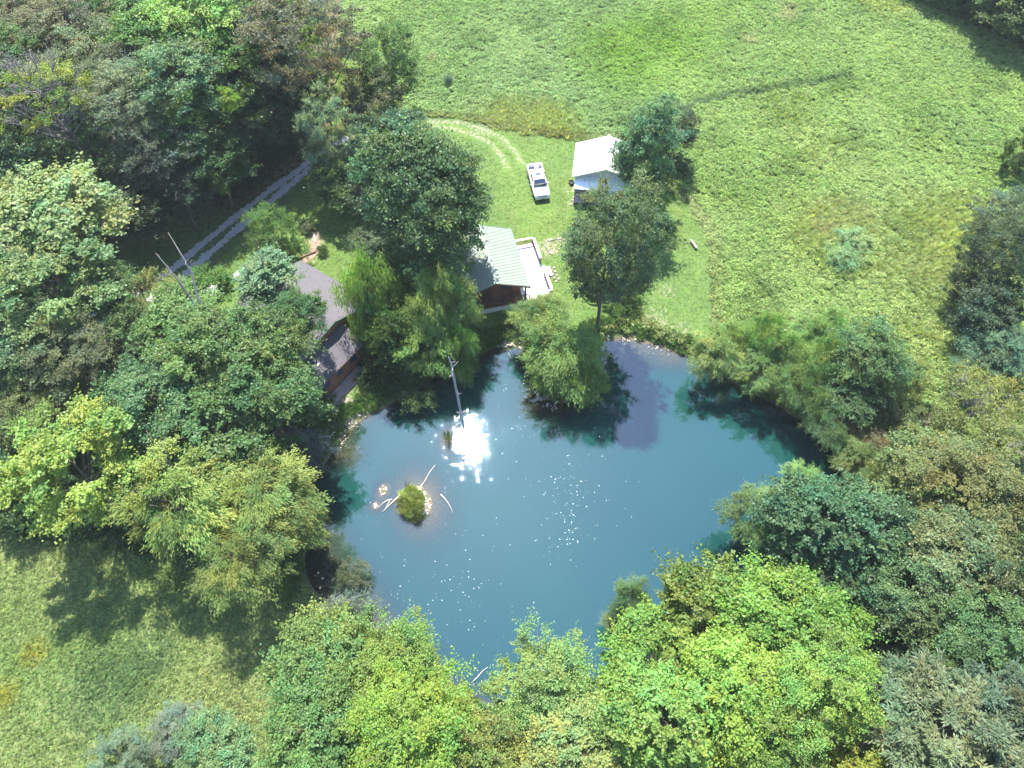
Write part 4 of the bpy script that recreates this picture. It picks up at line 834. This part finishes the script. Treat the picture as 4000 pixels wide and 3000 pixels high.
def rail(a, b_, cap, every=.16, capw=.14, hz=.95, capmat='deckwood'):
    a = Vector(a); b_ = Vector(b_); L_ = (b_-a).length; n = max(2, int(L_/every)); d = (b_-a)/n
    MB().bar(a+Vector((0,0,hz)), b_+Vector((0,0,hz)), capw, .05).build('rail_cap', M[capmat], cab)
    MB().bar(a+Vector((0,0,.12)), b_+Vector((0,0,.12)), .05, .08).build('lower_rail', M['brownwood'], cab)
    MB().bar(a+Vector((0,0,hz-.075)), b_+Vector((0,0,hz-.075)), .045, .09).build('upper_rail', M['brownwood'], cab)
    bal = MB().box(-.022,.022,-.022,.022,.14,hz-.09).mesh('baluster', M['brownwood'])
    for i in range(1, n): link('baluster', bal, cab, loc=a+d*i)
    for q in (a, b_): MB().box(q.x-.06,q.x+.06,q.y-.06,q.y+.06,q.z-.1,q.z+hz-.03).build('rail_post', M['brownwood'], cab)
rail((-3.7,.62,1.0),(3.45,.62,1.0),1,capmat='brownwood',capw=.1); rail((3.45,.62,1.0),(6.5,.62,1.0),1,capw=.22); rail((6.5,.75,1.0),(6.5,4.05,1.0),1,capw=.3); rail((6.5,5.55,1.0),(6.5,8.85,1.0),1,capw=.3); rail((3.3,8.9,1.0),(6.4,8.9,1.0),1,capw=.24)
for (x, y) in ((3.45,.66),(-3.6,.66),(3.45,8.6)): MB().box(x-.09,x+.09,y-.07,y+.09,1.0,EZ-.08).build('porch_post', M['brownwood'], cab)
MB().box(3.86,3.92,.7,.76,1.0,EZ-.1).build('downpipe', M['chrome'], cab)
for k in range(3): MB().box(6.65+k*.32, 6.97+k*.32, 4.15, 5.45, -.1, .72-k*.24).build('step', M['deckwood'], cab)
# flat stones beside the steps
ca, sa = math.cos(math.radians(12.8)), math.sin(math.radians(12.8))
for k in range(9):
    u_ = 7.75+.35*(k % 2)+rng.uniform(-.1,.1); v_ = 3.2+k*.3; x = -1.5+u_*ca-v_*sa; y = 54.4+u_*sa+v_*ca
    Vv, Ff = rocks([(0,0,.03)], [.2]); Vv[:, 2] = Vv[:, 2]*.4+.04; o = link('stepping_stone', mesh_np('stepping_stone', Vv, Ff, M['palewood'] if False else M['stone']), loc=(x, y, gz(x, y)+.02), rot=(0, 0, rng.uniform(0, 6)))
    tag(o, 'flat pale stone set in the grass beside the cabin deck steps', 'stone', 'flat stones beside the deck steps')
# stone edging of the little beds right of the deck
for i, (p0, p1, n) in enumerate([((1180,522),(1212,516),9),((1178,530),(1190,550),7)]):
    for k in range(n):
        c = V(p0[0]+(p1[0]-p0[0])*k/(n-1)+rng.normal(0,1), p0[1]+(p1[1]-p0[1])*k/(n-1)+rng.normal(0,1)); Vv, Ff = rocks([(0,0,.02)], [rng.uniform(.14,.22)])
        tag(link('edging_stone', mesh_np('edging_stone', Vv, Ff, M['stone']), loc=(c[0], c[1], gz(c[0], c[1])+.03)), ('rough pale stone in the straight row along the top of the bare soil bed', 'rough pale stone in the short row slanting down the left of the soil bed')[i], 'stone', ('stones along the top of the soil bed', 'stones down the left of the soil bed')[i])

# ------------------------------------------------------------------ white shed
sh = empty('metal_shed', (7.87, 73.35, 0), math.radians(-8), label='metal shed with a glaring white gable roof and open lean-to porch', cat='shed')
W_, L2, E2, R2_ = 8.1, 6.25, 3.3, 4.8
MB().slab([(0,0,E2),(W_/2,0,R2_),(W_/2,L2,R2_),(0,L2,E2)], .06).build('roof', M['whitemetal'], sh); MB().slab([(W_/2,0,R2_),(W_,0,E2),(W_,L2,E2),(W_/2,L2,R2_)], .06).build('roof', M['whitemetal'], sh)
th2 = math.atan2(R2_-E2, W_/2); S2 = math.hypot(W_/2, R2_-E2); rm_ = MB().box(.05, S2, -.02, .02, 0, .022).mesh('roof_seam', M['whitemetal'])
for k in range(11):
    for s_ in (0, 1): link('roof_seam', rm_, sh, loc=(W_/2, .15+k*.59, R2_+.003), rot=(0, th2, math.pi*s_))
MB().bar((W_/2,-.05,R2_+.03), (W_/2,L2+.05,R2_+.03), .3, .03).build('ridge_cap', M['whitemetal'], sh)
for a_, b__ in (((0,-.02,E2-.1),(W_/2,-.02,R2_-.1)), ((W_/2,-.02,R2_-.1),(W_,-.02,E2-.1))): MB().bar(a_, b__, .03, .15).build('rake_trim', M['chrome'], sh)
MB().box(.4, 7.7, .5, 5.9, 0, E2-.12).build('wall', M['wallmetal'], sh)
MB().add([(.4,.5,E2-.12),(7.7,.5,E2-.12),(W_/2,.5,R2_-.12),(.4,.6,E2-.12),(7.7,.6,E2-.12),(W_/2,.6,R2_-.12)], [(0,1,2),(5,4,3),(0,2,5,3),(2,1,4,5)]).build('gable', M['wallmetal'], sh)
for k in range(30):
    x = .45+k*.245; MB().box(x, x+.04, .47, .497, 1.9, min(R2_-.25, (E2-.2)+(R2_-E2)*(1-abs(x-W_/2)/(W_/2)))).build('wall_rib', M['wallmetal'], sh)
q0 = 2.95; q1 = 2.3; y1 = -1.0
MB().slab([(.35,.49,q0),(6.4,.49,q0),(6.4,y1,q1),(.35,y1,q1)], .05).build('porch_roof', M['whitemetal'], sh)
for k, x in enumerate((1.0, 1.55)): 
    for j in range(4):
        t0 = rng.uniform(0, .8); MB().slab([(x,.49-1.49*t0,q0-.65*t0+.004),(x+.06,.49-1.49*t0,q0-.65*t0+.004),(x+.05,.49-1.49*(t0+.15),q0-.65*(t0+.15)+.004),(x,.49-1.49*(t0+.15),q0-.65*(t0+.15)+.004)], .002).build('rust_streak', M['rust'], sh)
MB().box(.35,6.4,y1-.04,y1,q1-.12,q1-.02).build('gutter', M['trimgreen'], sh)
for x in (.45, 3.0, 6.2): MB().box(x, x+.1, y1+.05, y1+.15, .3, q1-.08).build('porch_post', M['palewood'] if x > 2 else M['brownwood'], sh)
for k in range(12): MB().box(.4, 6.4, -1.25+k*.146, -1.25+k*.146+.135, .2, .32).build('porch_board', M['plank'], sh)
MB().box(.45,6.35,-1.2,.48,0,.19).build('porch_base', M['brownwood'], sh)
for k in range(8): MB().box(.6, 3.1, .47, .499, .34+k*.19, .51+k*.19).build('wall_plank', M['plank'], sh)
MB().box(3.4,4.3,.46,.499,.33,1.8).build('door', M['brownwood'], sh)
# bin, stones, junk by the shed
c = P(2232, 718); o = empty('black_bin', (c[0], c[1], gz(c[0], c[1])), math.radians(20), label='small dark open tub on the grass left of the shed porch', cat='tub')
MB().add([(-.22,-.3,0),(.22,-.3,0),(.22,.3,0),(-.22,.3,0),(-.28,-.36,.4),(.28,-.36,.4),(.28,.36,.4),(-.28,.36,.4),(-.24,-.32,.4),(.24,-.32,.4),(.24,.32,.4),(-.24,.32,.4),(-.2,-.27,.1),(.2,-.27,.1),(.2,.27,.1),(-.2,.27,.1)],
    [(0,1,5,4),(1,2,6,5),(2,3,7,6),(3,0,4,7),(4,5,9,8),(5,6,10,9),(6,7,11,10),(7,4,8,11),(8,9,13,12),(9,10,14,13),(10,11,15,14),(11,8,12,15),(12,13,14,15)]).build('tub', M['black'], o); MB().box(-.3,.3,-.03,.03,.4,.43).build('handle', M['black'], o)
for k, (x, y) in enumerate([(2243,773),(2237,784),(2250,779),(2232,800),(2252,786)]):
    c = P(x, y); Vv, Ff = rocks([(0,0,.05)], [.2]); tag(link('pale_stone', mesh_np('pale_stone', Vv, Ff, M['stone']), loc=(c[0], c[1], gz(c[0], c[1])), rot=(0,0,k)), 'pale rough stone on the grass at the left foot of the shed porch', 'stone', 'stones at the foot of the shed porch')
# plank bench on the lawn
c = V(1498, 530); o = empty('plank_bench', (c[0], c[1], gz(c[0], c[1])), math.radians(-70), label='long grey plank bench with bare sticks on the lawn near the meadow', cat='bench')
MB().box(-.75,.75,-.16,.16,.3,.38).build('seat', M['deadwood'], o); MB().box(-.6,-.5,-.14,.14,0,.3).build('leg', M['deadwood'], o); MB().box(.5,.6,-.14,.14,0,.3).build('leg', M['deadwood'], o)
for k, (dx, l) in enumerate(((-8, 11), (-7, 9))):
    a = V(1488-k*4, 524+k*10); b_ = V(1476-k*2, 526+k*10); tag(MB().tube([(a[0],a[1],.08),(b_[0],b_[1],.06)], [.05,.03], 5).build('stick', M['deadwood']), 'grey stick on the grass ' + ('above' if k == 0 else 'below') + ' the left side of the plank bench', 'stick')
# timber edging + mulch bed + post on the garden lawn
a = V(640, 562); b_ = V(683, 545); tag(MB().bar((a[0],a[1],.12), (b_[0],b_[1],.12), .2, .24).build('timber_edging', M['brownwood']), 'dark timber edging along the curved mulch bed by the garden tree', 'timber')
a = V(679, 505); b_ = V(682, 525); tag(MB().bar((a[0],a[1],.1), (b_[0],b_[1],.1), .15, .2).build('timber_block', M['palewood']), 'short pale timber at the top end of the mulch bed', 'timber')
pts2 = [V(x, y)[:2] for x, y in [(672,492),(690,500),(694,520),(690,545),(676,560),(655,572),(645,582),(640,572),(655,560),(668,545),(672,520)]]; pts2 = smoothpoly(np.array(pts2), 2)
tag(MB().add([(x, y, gz(x, y)+.06) for x, y in pts2], [tuple(range(len(pts2)))]).build('mulch_bed', M['mulch']), kind='structure')
c = V(534, 588); o = empty('dark_post', (c[0], c[1], gz(c[0], c[1])), label='short dark post at the end of the lawn by the poplar top', cat='post'); MB().box(-.1,.1,-.1,.1,0,1.2).build('post', M['black'], o); MB().box(-.13,.13,-.13,.13,1.2,1.27).build('cap', M['black'], o)

# ------------------------------------------------------------------ grey shingled house
ang = math.atan2(-.59, .81); hs = empty('shingled_house', (-20.8, 58.4, 0), ang, label='grey shingled house with brown timber walls mostly hidden under trees', cat='house')
# local x = toward the lower right, local -y = toward the lower left
def rf(quad, name='roof', th=.1, horiz=True):
    mb = MB(); mb.slab(quad, th); o = mb.build(name, M['shingle'], hs); uv = o.data.uv_layers.new(name='UVMap')
    q = [Vector(x) for x in quad]; ex = (q[1]-q[0]).normalized(); nn = ex.cross(q[3]-q[0]).normalized(); ey = nn.cross(ex)
    for lp in o.data.loops: v = o.data.vertices[lp.vertex_index].co - q[0]; uv.data[lp.index].uv = (v.dot(ex), v.dot(ey))
    return o
rf([(-3.5,0,3.2),(7.3,0,3.2),(7.3,-5.6,5.6),(-3.5,-5.6,5.6)]); rf([(7.3,-5.6,5.6),(7.3,-9.6,4.9),(-3.5,-9.6,4.9),(-3.5,-5.6,5.6)])
rf([(4.2,-9.2,6.6),(4.2,-15,6.6),(7.5,-15,5.1),(7.5,-9.2,5.1)]) ; rf([(4.2,-15,6.6),(4.2,-9.2,6.6),(.6,-9.2,5.1),(.6,-15,5.1)])

MB().box(-3.2, 7.0, -9.4, -.4, 0, 3.3).build('wall', M['redwood'], hs); MB().box(.9, 7.1, -14.7, -9.0, 0, 5.0).build('wall', M['redwood'], hs)
MB().add([(7.02,-.4,3.3),(7.02,-9.4,4.7),(7.02,-5.6,5.4),(6.9,-.4,3.3),(6.9,-9.4,4.7),(6.9,-5.6,5.4),(7.02,-9.4,3.2),(6.9,-9.4,3.2)], [(0,2,1,6),(3,7,4,5)]).build('gable', M['redwood'], hs)
rf([(7.15,-14.2,4.1),(7.15,-4.4,4.1),(9.95,-4.9,2.9),(9.95,-14.2,2.9)], 'porch_roof')
for (a_, b__) in (((7.33,0,3.12),(7.33,-5.6,5.5)), ((7.33,-5.6,5.5),(7.33,-9.5,4.82)), ((7.53,-9.2,5.0),(7.53,-15,5.0))): MB().bar(a_, b__, .04, .16).build('trim_board', M['trimgreen'], hs)
MB().bar((9.98,-4.9,2.8), (9.98,-14.2,2.8), .06, .14).build('trim_board', M['brownwood'], hs)
MB().box(7.1, 9.5, -13.8, -5.2, -.9, 1.2).build('lower_wall', M['redwood'], hs)
for k in range(9): MB().box(9.5, 9.56, -13.8, -5.2, -.6+k*.36, -.3+k*.36).build('siding_board', M['redwood'], hs)
MB().box(7.1,9.48,-13.8,-5.2,1.22,2.7).build('upper_wall', M['redwood'], hs)
for k in range(4): MB().box(9.565,9.6,-12.8+k*2.0,-11.9+k*2.0,1.3,2.2).build('window', M['glass'], hs)
MB().box(9.7,11.0,-14,-5.5,-.9,.1).build('walkway_base', M['brownwood'], hs)
for k in range(9): MB().box(9.7+k*.145,9.7+k*.145+.13,-14,-5.5,.1,.16).build('walkway_board', M['plank'], hs)
MB().bar((8.3,-9.6,3.66),(8.35,-9.9,3.65),.2,.08).build('vent_cap', M['cream'], hs)

# ------------------------------------------------------------------ pickup truck
tc = P(2106, 722, 0); a_ = P(2122, 772, .6); b__ = P(2091, 655, .9); yaw = math.atan2(b__[1]-a_[1], b__[0]-a_[0]) - math.pi/2
mid = (P(2113,779,0.2)[:2] + P(2091,645,1.1)[:2])/2
tk = empty('pickup_truck', (mid[0], mid[1], gz(mid[0], mid[1])), yaw, label='white crew cab pickup truck parked on the lawn facing the pond', cat='pickup truck')
# local: front at -y, length 5.8
def loft(secs, name, mat, parent, bevel=.05):
    """secs: list of (y, [(x,z)...]) closed rings of equal count"""
    n = len(secs[0][1]); mb = MB(); vs = [(x, y, z) for y, ring_ in secs for x, z in ring_]; fs = []
    for i in range(len(secs)-1):
        for k in range(n): fs.append((i*n+k, (i+1)*n+k, (i+1)*n+(k+1) % n, i*n+(k+1) % n))
    fs.append(tuple(range(n))); fs.append(tuple((len(secs)-1)*n+k for k in range(n))[::-1]); mb.add(vs, fs); return mb.build(name, mat, parent, True, bevel)
def ringp(w, z0, z1, tuck=.08, top=.12): return [(-w+tuck, z0), (-w, z0+.25), (-w, z1-top), (-w+top, z1), (w-top, z1), (w, z1-top), (w, z0+.25), (w-tuck, z0)]
body = loft([(-2.88, ringp(.82, .45, .95)), (-2.8, ringp(.93, .4, 1.05)), (-2.6, ringp(.98, .38, 1.12)), (-1.6, ringp(1.0, .38, 1.22)), (-1.1, ringp(1.0, .38, 1.24)), (1.0, ringp(1.0, .38, 1.26)), (1.05, ringp(1.0, .38, 1.26))], 'body', M['paint'], tk)
loft([(-1.45, ringp(.86, 1.2, 1.24, .02, .02)), (-.7, ringp(.75, 1.2, 1.84, .0, .1)), (-.3, ringp(.73, 1.2, 1.9, .0, .1)), (.55, ringp(.73, 1.2, 1.89, .0, .1)), (.98, ringp(.72, 1.2, 1.78, .0, .1))], 'cab', M['paint'], tk)
MB().add([(-.8,-1.36,1.27),(.8,-1.36,1.27),(.69,-.76,1.8),(-.69,-.76,1.8)], [(0,1,2,3)]).build('windscreen', M['glass'], tk).location = (0,-.02,.03)
for s_ in (-1, 1):
    for (y0, y1_, yt0, yt1) in ((-1.1,-.25,-.68,-.22), (-.15,.7,-.15,.62)):
        MB().add([(s_*.865,y0,1.3),(s_*.865,y1_,1.3),(s_*.77,yt1,1.75),(s_*.77,yt0,1.75)], [(0,1,2,3)] if s_ > 0 else [(3,2,1,0)]).build('side_window', M['glass'], tk)
    MB().box(s_*1.06-.1, s_*1.06+.1, -1.12, -.98, 1.2, 1.38).build('mirror', M['paint'], tk, bevel=.03); MB().bar((s_*.86,-1.05,1.25), (s_*1.0,-1.05,1.27), .05, .05).build('mirror_arm', M['black'], tk)
    MB().box(s_*.93-.06, s_*.93+.06, 1.07, 2.85, .5, 1.3).build('bed_side', M['paint'], tk, bevel=.05)
    MB().box(s_*.98-.05, s_*.98+.05, -.95, 1.0, .3, .36).build('running_board', M['black'], tk)
    MB().box(s_*.72-.16, s_*.72+.16, -2.86, -2.76, .8, .98).build('headlight', M['lamp_glass'], tk, bevel=.02); MB().box(s_*.93-.05, s_*.93+.05, 2.86, 2.89, .8, 1.15).build('tail_light', simple('red_lens', (.4,.02,.02), .3), tk)
MB().box(-.53,.53,-2.9,-2.8,.74,.98).build('grille', M['bedliner'], tk, bevel=.02)
for k in range(3): MB().box(-.5,.5,-2.915,-2.9,.78+k*.07,.8+k*.07).build('grille_bar', M['chrome'], tk)
MB().box(-.92,.92,-3.0,-2.84,.42,.66).build('bumper', M['chrome'], tk, bevel=.04); MB().box(-.9,.9,2.88,3.0,.42,.62).build('bumper', M['chrome'], tk, bevel=.03); MB().box(-.22,.22,-3.01,-3.0,.48,.6).build('number_plate', M['bedliner'], tk)
MB().box(-.87,.87,1.06,2.85,.62,.7).build('bed_floor', M['bedliner'], tk); MB().box(-.87,.87,2.8,2.88,.5,1.25).build('tailgate', M['paint'], tk, bevel=.03); MB().box(-.86,.86,1.06,1.12,.7,1.3).build('bed_front', M['paint'], tk)
MB().box(-.36,.36,-.15,.28,1.895,1.912).build('sunroof', M['glass'], tk, bevel=.005)
wt = MB().tube([(-.14,0,0),(.14,0,0)], [.4,.4], 20).mesh('tyre', M['black'], False); wr_ = MB().tube([(-.15,0,0),(.15,0,0)], [.22,.22], 14).mesh('rim', M['chrome'])
for s_ in (-1, 1):
    for y in (-1.85, 1.9):
        wl_ = link('wheel', MB().tube([(-.1,0,0),(.1,0,0)], [.1,.1], 10).mesh('hub', M['chrome']), tk, loc=(s_*.88, y, .4)); link('tyre', wt, wl_); link('rim', wr_, wl_)
def atb(x, y, z): v = Matrix.Rotation(yaw, 3, 'Z') @ Vector((x, y, z)); return (mid[0]+v.x, mid[1]+v.y, gz(mid[0], mid[1])+v.z)
o = empty('cool_box', atb(.28,2.55,.7), yaw, label='white lidded cool box at the tailgate end of the truck bed', cat='cool box'); MB().box(-.32,.32,-.2,.2,0,.45).build('box', M['cream'], o, bevel=.03); MB().box(-.34,.34,-.22,.22,.45,.52).build('lid', M['paint'], o, bevel=.02)
o = empty('rolled_tarp', atb(-.05,1.75,.72), yaw+.5, label='crumpled pale tarp heaped in the middle of the truck bed', cat='tarp'); Vv, Ff = rocks([(0,0,.2),(.3,.1,.18),(-.35,-.05,.15),(.1,-.3,.15)], [.36,.3,.3,.3]); link('tarp', mesh_np('tarp', Vv, Ff, M['cream'], smooth=True), o)
o = empty('plastic_jug', atb(-.3,1.35,.72), yaw, label='small grey jug standing behind the truck cab', cat='jug'); MB().tube([(0,0,0),(0,0,.3),(0,0,.36),(0,0,.42)], [.13,.13,.06,.05], 10).build('jug', M['chrome'], o); MB().tube([(0,0,.42),(0,0,.45)], [.06,.06], 8).build('cap', M['black'], o)

# ------------------------------------------------------------------ air
hm = bpy.data.materials.new('haze'); hm.use_nodes = True; t = hm.node_tree; t.nodes.clear(); o_ = t.nodes.new('ShaderNodeOutputMaterial'); pv = t.nodes.new('ShaderNodeVolumePrincipled')
pv.inputs['Density'].default_value = HAZE; pv.inputs['Color'].default_value = (.9, .95, 1, 1); pv.inputs['Anisotropy'].default_value = 0; t.links.new(pv.outputs[0], o_.inputs['Volume'])
tag(MB().box(-2700, 2700, -2700, 2700, -6, 70).build('haze', hm), kind='stuff')
